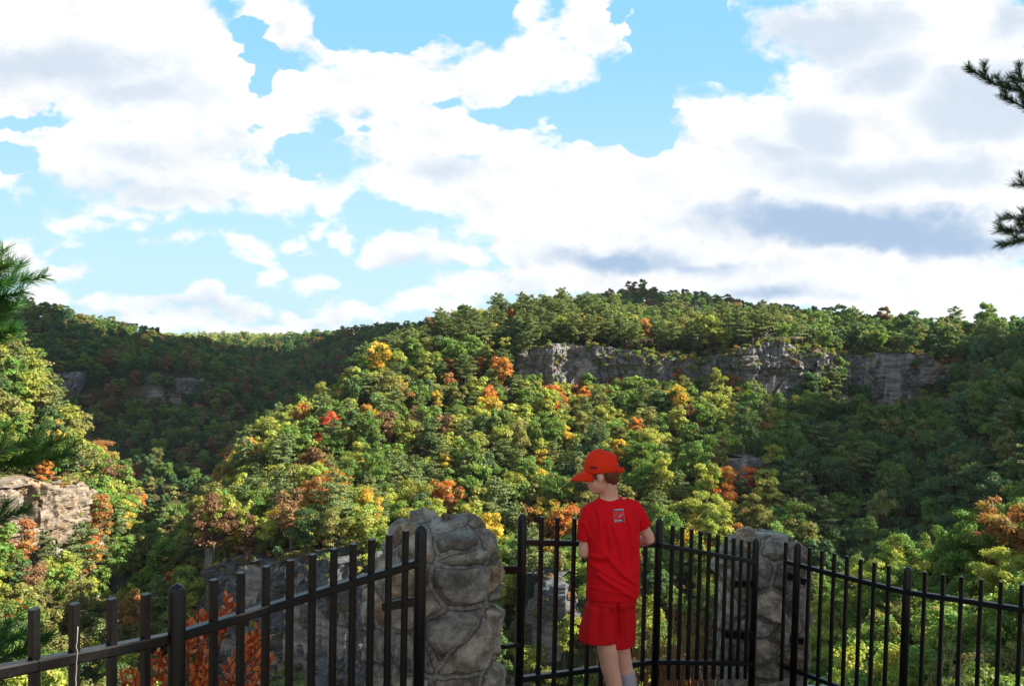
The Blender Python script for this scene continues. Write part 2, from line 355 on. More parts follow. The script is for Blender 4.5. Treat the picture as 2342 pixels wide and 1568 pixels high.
#@@TERRAIN
# ------------------------------------------------------------------ terrain: each hill is a height function, the land is their upper envelope
def mass(cols, drop, front=.6, back=.9, side=.8):
    K = len(cols[0][1]); drop = np.broadcast_to(drop, (K,))
    A = np.zeros((len(cols), K)); Rr = A.copy(); Z = A.copy()
    for i, (px, pts) in enumerate(cols):
        for k, (py, r) in enumerate(pts):
            p = PR(px, py, r); A[i, k] = math.atan2(p[0], p[1]); Rr[i, k] = r; Z[i, k] = p[2]-drop[k]
    def h(az, r):                       # az (Na,), r (Nr,) -> (Na,Nr)
        out = np.full((len(az), len(r)), -400.0)
        for j, a in enumerate(az):
            rk = np.array([np.interp(a, A[:, k], Rr[:, k]) for k in range(K)]); zk = np.array([np.interp(a, A[:, k], Z[:, k]) for k in range(K)])
            rk = np.maximum.accumulate(rk+np.arange(K)*.01)
            z = np.interp(r, rk, zk)
            z = np.where(r < rk[0], zk[0]-(rk[0]-r)*front, z); z = np.where(r > rk[-1], zk[-1]-(r-rk[-1])*back, z)
            da = max(A[0, -1]-a, a-A[-1, -1], 0); out[j] = z-da*r*side
        return out
    return h
spur = mass([
 (-120, [(1790, 150), (1760, 152), (1750, 155), (1740, 158), (1720, 160), (1700, 165)]),
 (100, [(1740, 150), (1730, 152), (1720, 155), (1680, 165), (1640, 175), (1560, 185)]),
 (200, [(1730, 150), (1725, 152), (1715, 155), (1640, 168), (1560, 185), (1470, 205)]),
 (300, [(1730, 150), (1725, 152), (1710, 155), (1580, 175), (1480, 195), (1350, 225)]),
 (380, [(1730, 150), (1725, 152), (1705, 155), (1540, 178), (1400, 205), (1240, 240)]),
 (455, [(1730, 160), (1725, 172), (1705, 177), (1500, 182), (1330, 210), (1125, 256)]),
 (480, [(1730, 160), (1600, 176), (1296, 179), (1260, 195), (1200, 215), (1085, 262)]),
 (560, [(1730, 152), (1600, 168), (1300, 171), (1200, 200), (1120, 235), (1000, 280)]),
 (660, [(1730, 145), (1600, 160), (1288, 163), (1150, 205), (1040, 245), (915, 300)]),
 (760, [(1730, 136), (1600, 152), (1285, 155), (1120, 210), (1000, 250), (855, 312)]),
 (860, [(1730, 128), (1600, 144), (1295, 147), (1100, 215), (960, 262), (775, 322)]),
 (940, [(1730, 128), (1640, 145), (1480, 152), (1150, 210), (950, 265), (742, 328)]),
 (1010, [(1730, 135), (1640, 148), (1520, 154), (1150, 210), (930, 272), (712, 332)]),
 (1090, [(1730, 135), (1640, 148), (1520, 154), (1140, 212), (900, 285), (690, 338)]),
 (1170, [(1730, 135), (1640, 148), (1500, 156), (910, 288), (850, 292), (676, 342)]),
 (1210, [(1730, 135), (1640, 148), (1480, 158), (890, 292), (800, 295), (680, 345)]),
 (1400, [(1730, 132), (1640, 145), (1460, 160), (890, 298), (802, 301), (695, 352)]),
 (1600, [(1730, 130), (1640, 145), (1460, 160), (885, 300), (812, 303), (712, 358)]),
 (1690, [(1730, 130), (1640, 145), (1440, 162), (900, 299), (800, 302), (725, 360)]),
 (1750, [(1730, 130), (1640, 145), (1440, 162), (925, 298), (786, 302), (728, 362)]),
 (1850, [(1730, 130), (1620, 150), (1400, 170), (915, 306), (800, 310), (715, 366)]),
 (1900, [(1730, 130), (1560, 160), (1330, 190), (905, 325), (810, 330), (703, 380)]),
 (1990, [(1730, 130), (1500, 165), (1280, 200), (900, 330), (806, 334), (705, 384)]),
 (2120, [(1730, 130), (1500, 165), (1260, 200), (925, 325), (812, 330), (712, 384)]),
 (2170, [(1730, 130), (1500, 165), (1240, 200), (900, 300), (840, 320), (718, 384)]),
 (2342, [(1730, 130), (1500, 150), (1200, 190), (950, 250), (850, 300), (722, 375)]),
 (2800, [(1730, 130), (1500, 140), (1150, 180), (900, 240), (800, 280), (650, 340)])],
 [8, 10, 2, 4, 2, 13], back=.35)
lefth = mass([
 (-500, [(1740, 110), (1230, 180), (1090, 186), (850, 240), (560, 300)]),
 (-60, [(1740, 140), (1205, 208), (1108, 213), (880, 255), (690, 310)]),
 (0, [(1740, 145), (1206, 214), (1110, 219), (900, 262), (712, 318)]),
 (60, [(1730, 148), (1206, 218), (1106, 224), (920, 265), (745, 322)]),
 (100, [(1730, 150), (1208, 222), (1104, 228), (980, 268), (810, 320)]),
 (150, [(1730, 155), (1205, 228), (1102, 233), (1020, 275), (925, 318)]),
 (200, [(1720, 160), (1210, 236), (1095, 240), (1050, 280), (980, 318)]),
 (215, [(1715, 162), (1300, 222), (1180, 245), (1080, 282), (992, 320)]),
 (250, [(1710, 168), (1330, 225), (1200, 250), (1110, 285), (1025, 322)]),
 (300, [(1700, 175), (1370, 228), (1260, 252), (1170, 285), (1085, 325)]),
 (350, [(1690, 182), (1400, 232), (1300, 258), (1240, 290), (1180, 330)]),
 (400, [(1690, 190), (1430, 240), (1380, 268), (1320, 300), (1290, 335)]),
 (480, [(1700, 200), (1500, 250), (1460, 275), (1430, 310), (1400, 340)])],
 [8, 6, 2, 8, 11], back=.8)
righth = mass([
 (1560, [(1760, 60), (1720, 75), (1680, 95)]), (1700, [(1760, 55), (1640, 75), (1580, 100)]), (1800, [(1760, 50), (1560, 78), (1440, 108)]), (1880, [(1760, 48), (1500, 80), (1365, 110)]),
 (1960, [(1760, 46), (1445, 78), (1292, 112)]), (2030, [(1760, 45), (1390, 78), (1247, 110)]), (2100, [(1760, 44), (1360, 76), (1212, 106)]), (2200, [(1760, 42), (1330, 72), (1190, 100)]),
 (2342, [(1760, 40), (1300, 68), (1160, 95)]), (2800, [(1760, 36), (1150, 60), (1000, 85)])], [5, 7, 7], front=.8, back=1.1)
farleft = mass([
 (-600, [(1250, 430), (950, 560), (860, 565), (560, 760)]), (-100, [(1230, 430), (920, 570), (855, 575), (668, 780)]),
 (30, [(1220, 430), (900, 580), (850, 585), (682, 790)]), (150, [(1220, 430), (880, 590), (835, 595), (698, 800)]), (240, [(1220, 430), (930, 570), (860, 600), (724, 810)]),
 (350, [(1215, 430), (900, 590), (848, 600), (752, 815)]), (400, [(1215, 430), (898, 595), (850, 600), (765, 815)]), (460, [(1205, 430), (895, 600), (855, 605), (776, 815)]), (500, [(1190, 435), (930, 580), (860, 620), (786, 815)]),
 (560, [(1150, 440), (960, 580), (890, 640), (800, 800)]), (620, [(1110, 450), (990, 580), (920, 640), (835, 780)]), (700, [(1090, 460), (1010, 560), (960, 620), (900, 720)]), (800, [(1090, 460), (1050, 560), (1010, 620), (980, 700)])],
 [8, 9, 4, 11], back=.5)
farmid = mass([
 (300, [(1000, 760), (880, 850), (800, 1000)]), (480, [(960, 800), (850, 900), (775, 1150)]), (580, [(940, 800), (840, 900), (768, 1150)]), (680, [(920, 800), (840, 880), (764, 1100)]), (780, [(900, 780), (820, 860), (748, 1000)]),
 (870, [(880, 760), (810, 840), (738, 950)]), (1000, [(880, 760), (800, 840), (730, 950)]), (1300, [(880, 760), (800, 840), (735, 950)])], [9, 10, 11], back=.3)
plateau = mass([(-400, [(800, 2300), (765, 2600)]), (400, [(800, 2300), (768, 2600)]), (620, [(800, 2300), (768, 2600)]), (1400, [(800, 2300), (768, 2600)])], [8, 12], back=.1)
rear = mass([
 (1000, [(760, 470), (730, 600)]), (1150, [(760, 470), (712, 600)]), (1270, [(750, 470), (684, 610)]), (1400, [(750, 470), (664, 620)]), (1460, [(750, 470), (656, 625)]), (1560, [(750, 470), (664, 620)]), (1640, [(750, 470), (676, 615)]),
 (1750, [(750, 470), (690, 610)]), (1850, [(750, 470), (703, 600)]), (1950, [(755, 470), (725, 600)]), (2300, [(760, 470), (755, 600)])], [12, 12], back=.3)

CL = [
 ('long grey limestone cliff band under the pines across the spur', [(1160, 880, 905, 292), (1180, 850, 910, 291), (1205, 815, 910, 292), (1235, 797, 915, 294), (1300, 792, 905, 297), (1400, 800, 905, 298), (1500, 812, 900, 299), (1600, 820, 905, 301), (1680, 806, 925, 299), (1720, 800, 940, 296), (1760, 790, 950, 299), (1800, 792, 940, 303), (1870, 812, 915, 309)], M_cliff, 1.0, (5, 2.6), 3, 1.1),
 ('shaded cliff wall at the head of the dark bowl on the right', [(1850, 800, 915, 309), (1900, 816, 915, 318), (1950, 818, 920, 330), (1990, 806, 920, 328), (2060, 810, 950, 322), (2118, 818, 945, 318), (2150, 850, 925, 324)], M_cliff, 1.1, (4, 3.2), 8),
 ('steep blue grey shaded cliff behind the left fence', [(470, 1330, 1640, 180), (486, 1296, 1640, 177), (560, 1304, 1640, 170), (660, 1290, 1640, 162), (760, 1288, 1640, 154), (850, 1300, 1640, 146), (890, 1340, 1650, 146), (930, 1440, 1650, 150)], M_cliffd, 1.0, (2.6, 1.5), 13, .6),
 ('sunlit tan cliff face on the left slope', [(-90, 1120, 1205, 198), (-30, 1121, 1205, 206), (0, 1119, 1206, 213), (28, 1119, 1206, 211), (52, 1113, 1208, 217), (95, 1110, 1208, 218), (135, 1110, 1206, 224), (165, 1104, 1202, 230), (182, 1119, 1212, 240), (188, 1125, 1190, 252)], M_cliffw, .9, (2.6, 1.4), 21, .5),
 ('small pale rock face among trees below the cliff band', [(1645, 1068, 1080, 232), (1670, 1056, 1095, 227), (1700, 1052, 1100, 225), (1730, 1056, 1092, 228), (1750, 1068, 1080, 234)], M_cliff, .5, (3, 1.6), 31),
 ('broken rock outcrop in the middle of the far shaded hill', [(392, 874, 884, 600), (410, 866, 884, 596), (440, 866, 888, 597), (468, 874, 896, 600), (485, 884, 892, 606)], M_cliff, .9, (8, 4), 41),
 ('slanting pale rock patch on the far left hillside', [(142, 880, 888, 584), (160, 868, 884, 583), (180, 854, 872, 587), (196, 850, 860, 596)], M_cliff, .9, (8, 4), 51),
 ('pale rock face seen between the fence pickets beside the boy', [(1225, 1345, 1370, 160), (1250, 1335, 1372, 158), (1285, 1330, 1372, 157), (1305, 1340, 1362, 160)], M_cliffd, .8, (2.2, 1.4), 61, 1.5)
]
def cl_line(pts):
    T = np.array([PR(p[0], p[1], p[3]) for p in pts]); Bz = np.array([PR(p[0], p[2], p[3])[2] for p in pts]); return T, Bz
def terrace(H, X, Y):
    for c_ in CL:
        T, Bz = cl_line(c_[1]); L = np.concatenate([[0], np.cumsum(np.linalg.norm(np.diff(T[:, :2], axis=0), axis=1))])
        n = int(L[-1]/1.5)+2; s_ = np.linspace(0, L[-1], n); px_ = np.interp(s_, L, T[:, 0]); py_ = np.interp(s_, L, T[:, 1]); pz = np.interp(s_, L, T[:, 2]); bz = np.interp(s_, L, Bz)
        lim = 60; k = (X > px_.min()-lim) & (X < px_.max()+lim) & (Y > py_.min()-lim) & (Y < py_.max()+lim)
        xs, ys = X[k], Y[k]; d2 = (xs[:, None]-px_)**2+(ys[:, None]-py_)**2; q = np.argmin(d2, 1); dist = np.sqrt(d2[np.arange(len(q)), q])
        tx, ty = np.gradient(px_), np.gradient(py_); nn = np.hypot(tx, ty); nx, ny = -ty/nn, tx/nn; fl = np.sign(nx*px_+ny*py_); nx, ny = nx*fl, ny*fl
        beh = (xs-px_[q])*nx[q]+(ys-py_[q])*ny[q]; lat = np.sqrt(np.maximum(dist**2-beh**2, 0))
        h = pz[q]-.3-np.maximum(beh-5, 0)*.35-lat*1.1
        hk = H[k]; hk = np.where(beh > .8, np.maximum(hk, h), hk)
        low = bz[q]+3.5-np.maximum(-beh, 0)*.25+lat*.9
        hk = np.where((beh <= .8) & (beh > -12) & (lat < 6), np.minimum(hk, low), hk); H[k] = hk
    return H
AZS = np.arange(math.radians(-44), math.radians(46), math.radians(.16))
RS = np.concatenate([np.arange(34, 120, 1.6), np.arange(120, 350, 1.15), np.arange(350, 700, 2.6), np.arange(700, 1200, 7), np.arange(1200, 3600, 60)])
Hs = [f(AZS, RS) for f in (spur, lefth, righth, farleft, farmid, plateau, rear)]
H = np.maximum.reduce(Hs)
H = np.maximum(H, -135)
gx = np.sin(AZS)[:, None]*RS[None]; gy = np.cos(AZS)[:, None]*RS[None]
P2 = np.stack([gx, gy, np.zeros_like(gx)], -1)
H = terrace(H, gx, gy)
H = H+fbm(P2/26.0, 4)*1.7*np.clip(RS/120, .3, 1)[None]+fbm(P2/6.0, 2)*.5
def ground_z(x, y):
    a = (np.arctan2(x, y)-AZS[0])/(AZS[1]-AZS[0]); r = np.interp(np.hypot(x, y), RS, np.arange(len(RS)))
    i = np.clip(np.floor(a).astype(int), 0, len(AZS)-2); j = np.clip(np.floor(r).astype(int), 0, len(RS)-2); u = np.clip(a-i, 0, 1); v = np.clip(r-j, 0, 1)
    return (H[i, j]*(1-u)+H[i+1, j]*u)*(1-v)+(H[i, j+1]*(1-u)+H[i+1, j+1]*u)*v
na, nr = H.shape
V = np.stack([gx, gy, H], -1).reshape(-1, 3); i = np.arange(na-1)[:, None]*nr; j = np.arange(nr-1)[None]
Fq = np.stack([i+j, i+nr+j, i+nr+j+1, i+j+1], -1).reshape(-1, 4)
terr = put('canyon_terrain', mesh_np('canyon_terrain', V, Fq, M_ground)); tag(terr, 'wooded canyon land with a central spur and side slopes', 'terrain', kind='structure')
BV = BVHTree.FromPolygons([tuple(v) for v in V], [tuple(f) for f in Fq.tolist()])
# wide land sheet reaching the horizon, below everything
a = np.linspace(0, 2*pi, 97)[:-1]; rr = [0, 40, 200, 900, 3500, 9000]; V = np.concatenate([np.stack([np.sin(a)*r, np.cos(a)*r, np.full(96, -420.0)], -1) for r in rr])
i = np.arange(5)[:, None]*96; j = np.arange(96)[None]; Fq = np.stack([i+j, i+(j+1) % 96, i+96+(j+1) % 96, i+96+j], -1).reshape(-1, 4)
tag(put('valley_ground', mesh_np('valley_ground', V, Fq, M_ground)), 'dark valley ground below the canyon slopes', 'ground', kind='structure')

# ------------------------------------------------------------------ cliffs
LEDGE = []
def cliff(name, label, pts, mat, amp=1.0, block=(5, 2.2), seed=0, dens=1.0, kind='structure'):
    """pts: (px, py_top, py_base, r) along the wall; a thick blocky wall that bulges toward the gorge"""
    T = np.array([PR(p[0], p[1], p[3]) for p in pts]); Bz = np.array([PR(p[0], p[2], p[3])[2] for p in pts]); T[:, 2] += 1.0
    Lc = np.concatenate([[0], np.cumsum(np.linalg.norm(np.diff(T[:, :2], axis=0), axis=1))]); n = max(int(Lc[-1]/.45), 8)
    s = np.linspace(0, Lc[-1], n); X = np.interp(s, Lc, T[:, 0]); Yv = np.interp(s, Lc, T[:, 1]); ZT = np.interp(s, Lc, T[:, 2]); ZB = np.interp(s, Lc, Bz)-4
    m = max(int((ZT-ZB).max()/.35), 8); w = np.linspace(0, 1, m)[None]
    ZT = ZT+fbm(np.stack([s/9, s*0+seed, s*0], -1), 3)*min(1.2, .09*(ZT-ZB).max())
    z = ZB[:, None]*(1-w)+ZT[:, None]*w; S2 = np.broadcast_to(s[:, None], z.shape)
    tang = np.stack([np.gradient(X), np.gradient(Yv)], -1); tang /= np.linalg.norm(tang, axis=1)[:, None]; nx, ny = tang[:, 1], -tang[:, 0]
    flip = np.where(nx*X+ny*Yv > 0, -1, 1); nx, ny = nx*flip, ny*flip
    q = np.stack([S2/7+seed, z/7, S2*0], -1)
    # stacked beds: row = bed index, column = joint index
    zz = (z+vnoise(np.stack([S2/15, z*0+seed, z*0], -1))*1.2)/block[1]; row = np.floor(zz+.25*vnoise(q*3)); fr = zz-np.floor(zz)
    wj = 1+1.3*_h(row.astype(int), row.astype(int)*0+seed, row.astype(int)*0); ss = S2/(block[0]*wj)+row*.37+.15*vnoise(q*4); c = np.floor(ss)
    blk = _h(c.astype(int), row.astype(int), row.astype(int)*0+seed)
    bed = _h(row.astype(int), row.astype(int)*0+3, row.astype(int)*0+seed)
    edge = np.minimum(np.minimum(ss-c, c+1-ss)*block[0], np.minimum(fr, 1-fr)*block[1])
    g9 = fbm(np.stack([S2/9, z/16, S2*0+seed+9], -1), 3, .6)
    msk = sstep(-.4, .4, vnoise(np.stack([S2/12, z/5, S2*0+seed+4], -1)))
    d = (bed-.5)*1.3*msk+(blk-.5)*1.9*msk+fbm(q*np.array([1.6, 1, 1]), 5, .62)*1.1-.5*np.exp(-(edge/.2)**2)*msk+np.round(g9*2.2)/2.2*1.2+g9*1.5
    d = d*amp+1.2
    vj = vnoise(np.stack([S2/3.2+.25*vnoise(np.stack([S2/4, z/3, S2*0+seed], -1)), z/26, S2*0+seed+2], -1)); d = d-1.5*amp*np.exp(-(vj/.10)**2)+.9*np.round(vnoise(np.stack([S2/4.5, z/30, S2*0+seed+5], -1))*3)/3
    tp = sstep(.9, 1, w)*1.6; d = d-tp*amp+(1-w)*.8
    V = np.stack([X[:, None]+nx[:, None]*d, Yv[:, None]+ny[:, None]*d, z+0*d], -1)
    back = V[:, -1:, :].copy(); back[..., 0] -= nx[:, None]*9; back[..., 1] -= ny[:, None]*9; back[..., 2] -= .6
    back2 = back.copy(); back2[..., 2] = V[:, :1, 2]; V = np.concatenate([V, back, back2], 1); mm = V.shape[1]
    i = np.arange(n-1)[:, None]*mm; j = np.arange(mm)[None]; j2 = (j+1) % mm
    Fq = np.stack([i+j, i+j2, i+mm+j2, i+mm+j], -1).reshape(-1, 4)
    V = V.reshape(-1, 3); e0 = list(range(mm)); e1 = [(n-1)*mm+k for k in range(mm)]
    me = mesh_np(name, V, Fq, mat, smooth=False); g = np.random.default_rng(seed+500); W_ = V.reshape(n, mm, 3)
    for q in range(int(n*m*.35*.45/9*dens)):
        i_ = g.integers(0, n); f = 1-g.random()**1.6; LEDGE.append(tuple(W_[i_, min(int(f*(m-1)), m-1)])+(g.uniform(.35, 1.1)*(1.0 if Lc[-1] > 60 else .6),))
    return tag(put(name, me), label, 'cliff', None, kind)
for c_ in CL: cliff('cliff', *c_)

# ------------------------------------------------------------------ tree models
def quads(c, n, sz, asp=.8, rot=None):
    """leaf-like diamond faces at c facing n"""
    k = len(c); n = n/(np.linalg.norm(n, axis=1)[:, None]+1e-9); r = rng.normal(size=(k, 3)) if rot is None else rot
    u = np.cross(n, r); u /= np.linalg.norm(u, axis=1)[:, None]+1e-9; v = np.cross(n, u); sz = np.broadcast_to(sz, (k,))[:, None]
    V = np.stack([c+u*sz, c+v*sz*asp, c-u*sz, c-v*sz*asp], 1).reshape(-1, 3)
    return V, np.arange(k*4).reshape(-1, 4)
def broad(seed, Hh=11, R=4.6, nl=17, nleaf=2600, ls=.30, low=.3, lr=1.0):
    g = np.random.default_rng(seed); cz = Hh*(low+1)/2; rz = Hh*(1-low)/2
    L = []
    while len(L) < nl:
        d = g.normal(size=3); d /= np.linalg.norm(d); q = g.random()**.5*(1-.3*lr); L.append((d[0]*R*q, d[1]*R*q, cz+d[2]*rz*q, R*g.uniform(.22, .46)*lr))
    L = np.array(L); w = L[:, 3]**2; w /= w.sum(); li = g.choice(nl, nleaf, p=w)
    d = g.normal(size=(nleaf, 3)); d[:, 2] = np.abs(d[:, 2])*.9-.25+g.normal(size=nleaf)*.15; d /= np.linalg.norm(d, axis=1)[:, None]
    rad = L[li, 3]*(g.random(nleaf)**.35)*(1+.18*g.normal(size=nleaf)); c = L[li, :3]+d*rad[:, None]*np.array([1, 1, .82])
    nrm = d*.9+g.normal(size=(nleaf, 3))*.55+np.array([0, 0, .35])
    V, Fq = quads(c, nrm, ls*g.uniform(.6, 1.25, nleaf)); rl = g.random(nl)
    rnd = np.repeat(np.clip(.55*rl[li]+.45*g.random(nleaf), 0, 1), 4)
    mb = MB(); mb.tube([(0, 0, -1.5), (0, 0, 0), (g.normal()*.2, g.normal()*.2, cz*.6), (g.normal()*.5, g.normal()*.5, cz*1.25)], [.3, .26, .19, .07], 7)
    for k in range(min(nl, 9)):
        p = L[k, :3]; mb.tube([(0, 0, cz*.45+.1*k), p*.5+np.array([0, 0, cz*.2]), p], [.12, .08, .03], 5, False)
    return (V, Fq, rnd), mb.get()
def pine(seed, Hh=14, R=3.9, nb=44, ls=.36, top=.1, flat=True):
    g = np.random.default_rng(seed); C = []; N = []; mb = MB(); lean = g.normal(size=2)*.5
    mb.tube([(0, 0, -1.5), (0, 0, 0), (lean[0]*.4, lean[1]*.4, Hh*.5), (lean[0], lean[1], Hh*.94)], [.26, .24, .16, .04], 7)
    for b in range(nb):
        t = (b+g.random())/nb; zz = Hh*(.30+.65*t); prof = (1-t**3.5)**.8*(.5+.5*min(1, t*4))*(.8+.2*math.cos(b*1.3)) + .2; ln = R*prof*g.uniform(.6, 1.2); a = b*2.4+g.normal()*.4
        dr = np.array([math.cos(a), math.sin(a), g.uniform(.02, .28)]); base = np.array([lean[0]*zz/Hh, lean[1]*zz/Hh, zz-ln*.1]); end = base+dr*ln
        mb.tube([base, base+dr*ln*.6, end], [.06, .04, .015], 4, False)
        k = int(18+ln*19); s = g.random(k)**.6; side = np.array([-dr[1], dr[0], 0]); wd = ln*.34*(1-.5*s)
        c = base+np.outer(s*ln*1.05, dr)+np.outer(g.normal(size=k)*wd*.6, side)+np.stack([0*s, 0*s, g.normal(size=k)*.16+.12], -1)
        C.append(c); N.append(np.stack([g.normal(size=k)*.55, g.normal(size=k)*.55, np.ones(k)], -1)+dr*.25)
    C = np.concatenate(C); N = np.concatenate(N); k = len(C); bi = g.random(k)
    V, Fq = quads(C, N, ls*g.uniform(.6, 1.3, k), .42)
    return (V, Fq, np.repeat(.3+.5*bi, 4)), mb.get()
def bare(seed, Hh=10, R=3, twig=3):
    g = np.random.default_rng(seed); mb = MB()
    def grow(p, d, ln, r, dep):
        n = 4; pts = [p]; q = p.copy(); dd = d.copy()
        for k in range(n): dd = dd+g.normal(size=3)*.16; dd /= np.linalg.norm(dd); q = q+dd*ln/n; pts.append(q)
        mb.tube(pts, np.linspace(r, r*.5, n+1), 5 if dep < 2 else 3, False)
        if dep < twig:
            for k in range(4 if dep < 2 else 3):
                f = g.uniform(.35, 1); b = pts[min(n, int(f*n)+0)]; nd = dd+g.normal(size=3)*.75; nd[2] = nd[2]*.6+.35; nd /= np.linalg.norm(nd); grow(np.array(b), nd, ln*g.uniform(.5, .75), r*.5, dep+1)
    grow(np.array([0, 0, -1.0]), np.array([0, 0, 1.0]), Hh*.5, .2, 0); return mb.get()
def meshes(kind, seeds, mat, **kw):
    out = []
    for s in seeds:
        (V, Fq, rnd), (TV, TF) = kind(s, **kw)
        out.append((mesh_np('crown', V, Fq, mat, False, {'rnd': (rnd, 'FLOAT')}), mesh_np('trunk', TV, TF, M_bark)))
    return out
TB = meshes(broad, range(10, 15), M_leaf, Hh=12.5, R=4.3, nl=36, nleaf=5600, ls=.21, low=.14, lr=.75)+meshes(broad, range(15, 19), M_leaf, Hh=14.5, R=3.6, nl=36, nleaf=5200, ls=.21, low=.16, lr=.75)+meshes(broad, range(19, 22), M_leaf, Hh=10, R=4.7, nl=34, nleaf=5600, ls=.21, low=.2, lr=.75)
TBn = meshes(broad, range(20, 25), M_leaf, Hh=9.5, R=4.0, nl=75, nleaf=15000, ls=.125, low=.08, lr=.5)
TP = meshes(pine, range(30, 36), M_leaf)
TD = [mesh_np('branches', *bare(40+k), M_dead) for k in range(4)]

# ------------------------------------------------------------------ trees: where they stand
cliff_px = [(1225, 1700, 802, 856, 250, 302), (1700, 1850, 800, 880, 250, 302), (1150, 1225, 830, 870, 250, 292), (1985, 2125, 812, 895, 290, 328), (490, 900, 1296, 1520, 130, 162), (900, 1090, 1400, 1520, 130, 154), (-60, 190, 1112, 1172, 180, 226), (1665, 1735, 1045, 1062, 205, 221), (1235, 1300, 1335, 1350, 146, 157)]
def sample(cell, r0, r1, seed, amax=46):
    g = np.random.default_rng(seed); xs = np.arange(-r1, r1, cell); ys = np.arange(0, r1, cell); X, Y = np.meshgrid(xs, ys); X = X.ravel()+g.uniform(-.42, .42, X.size)*cell; Y = Y.ravel()+g.uniform(-.42, .42, Y.size)*cell
    r = np.hypot(X, Y); a = np.degrees(np.arctan2(X, Y)); k = (r > r0) & (r < r1) & (np.abs(a) < amax); X, Y = X[k], Y[k]; return np.stack([X, Y, ground_z(X, Y)], -1)
def vis(P, h):
    """fraction of the tree (top / middle) that the land does not hide"""
    n = 0
    for f in (1.0, .55):
        q = Vector((P[0], P[1], P[2]+h*f)); d = q.length; hit = BV.ray_cast(Vector((0, 0, 0)), q.normalized(), d-3)
        n += hit[0] is None
    return n
def slope_at(P, e=1.6):
    return np.hypot((ground_z(P[:, 0]+e, P[:, 1])-ground_z(P[:, 0]-e, P[:, 1]))/(2*e), (ground_z(P[:, 0], P[:, 1]+e)-ground_z(P[:, 0], P[:, 1]-e))/(2*e))
cand = []
for cell, r0, r1, sd_ in ((4.6, 42, 128, 1), (5.6, 128, 400, 2), (8.2, 400, 1150, 3)):
    P = sample(cell, r0, r1, sd_); sl = slope_at(P); P = P[sl < 3.2]; cand.append(P)
cand.append(sample(26, 1900, 2900, 4, 36))
C = np.concatenate(cand); rC = np.hypot(C[:, 0], C[:, 1])
px, py, dd = proj(C+np.array([0, 0, 6.0]))
keep = (px > -420) & (px < 3300) & (py < 1850); C, rC, px, py = C[keep], rC[keep], px[keep], py[keep]
ok = np.ones(len(C), bool)
gg = np.random.default_rng(5)
for k in range(len(C)):
    if rC[k] > 1900: continue
    x, y, z = C[k]; rr_ = rC[k]
    # leave the cliff faces open
    for x0, x1, y0, y1, ra, rb in cliff_px:
        if x0 < px[k] < x1 and ra < rr_ < rb:
            top = proj((x, y, z+11))[1]
            if top < y1 and proj((x, y, z))[1] > y0+4 and (top < y1-25 or gg.random() < .5): ok[k] = False
    if ok[k] and not vis((x, y, z), 12): ok[k] = gg.random() < .0
C, rC, px, py = C[ok], rC[ok], px[ok], py[ok]

GREEN = (.14, .23, .05); YG = (.30, .34, .07); OLIVE = (.21, .22, .07); DEEP = (.08, .14, .05); PINE = (.165, .215, .085); ORANGE = (.55, .20, .05); YELLOW = (.55, .40, .06); RED = (.55, .06, .04); BROWN = (.22, .13, .07); RUST = (.36, .15, .06); TEAL = (.07, .15, .06)
NAMES = {GREEN: 'green', YG: 'yellow green', OLIVE: 'olive green', DEEP: 'dark green', PINE: 'grey green', ORANGE: 'bright orange', YELLOW: 'golden yellow', RED: 'scarlet', BROWN: 'brown', RUST: 'rusty red', TEAL: 'blue green'}
def region(px, py, r):
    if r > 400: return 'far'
    if r < 128: return 'right'
    if px < 330 or (px < 470 and py > 1180 and r > 205): return 'left'
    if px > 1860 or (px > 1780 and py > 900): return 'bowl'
    return 'spur'
PAL = {'spur': ([GREEN, YG, OLIVE, DEEP, ORANGE, YELLOW, BROWN, RUST], [.28, .29, .19, .10, .035, .05, .035, .02]),
       'left': ([GREEN, YG, OLIVE, DEEP, ORANGE, YELLOW, BROWN, RUST], [.27, .27, .23, .06, .04, .035, .07, .025]),
       'right': ([GREEN, YG, OLIVE, DEEP], [.42, .32, .22, .04]),
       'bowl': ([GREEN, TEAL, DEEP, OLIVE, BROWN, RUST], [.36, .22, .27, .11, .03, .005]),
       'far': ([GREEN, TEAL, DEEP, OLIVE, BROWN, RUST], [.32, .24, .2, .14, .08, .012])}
def pine_p(px, py, r):
    s = 0
    if 850 < px < 1860 and py < 800 and r < 400: s = .72
    elif 560 < px < 1200 and py < 1200 and r < 400: s = .22
    elif r < 400 and r > 128: s = .10
    return s
cn = vnoise(C*np.array([1/28, 1/28, 0])); info = []
for k in range(len(C)):
    reg = region(px[k], py[k], rC[k]); cols, w = PAL[reg]; w = np.array(w, float)
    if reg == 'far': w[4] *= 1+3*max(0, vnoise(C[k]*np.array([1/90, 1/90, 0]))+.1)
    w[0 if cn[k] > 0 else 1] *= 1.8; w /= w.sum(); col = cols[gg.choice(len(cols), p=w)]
    isp = gg.random() < pine_p(px[k], py[k], rC[k])
    sc = gg.choice([gg.uniform(.6, .85), gg.uniform(.8, 1.1), gg.uniform(1.0, 1.3)], p=[.25, .5, .25])
    if reg == 'spur' and py[k] < 780: sc *= 1.08
    if rC[k] > 400: sc *= 1.1
    if rC[k] > 1900: sc = 2.2; col = YG
    if reg == 'right': sc *= .82
    info.append([reg, PINE if isp else col, isp, sc, False])
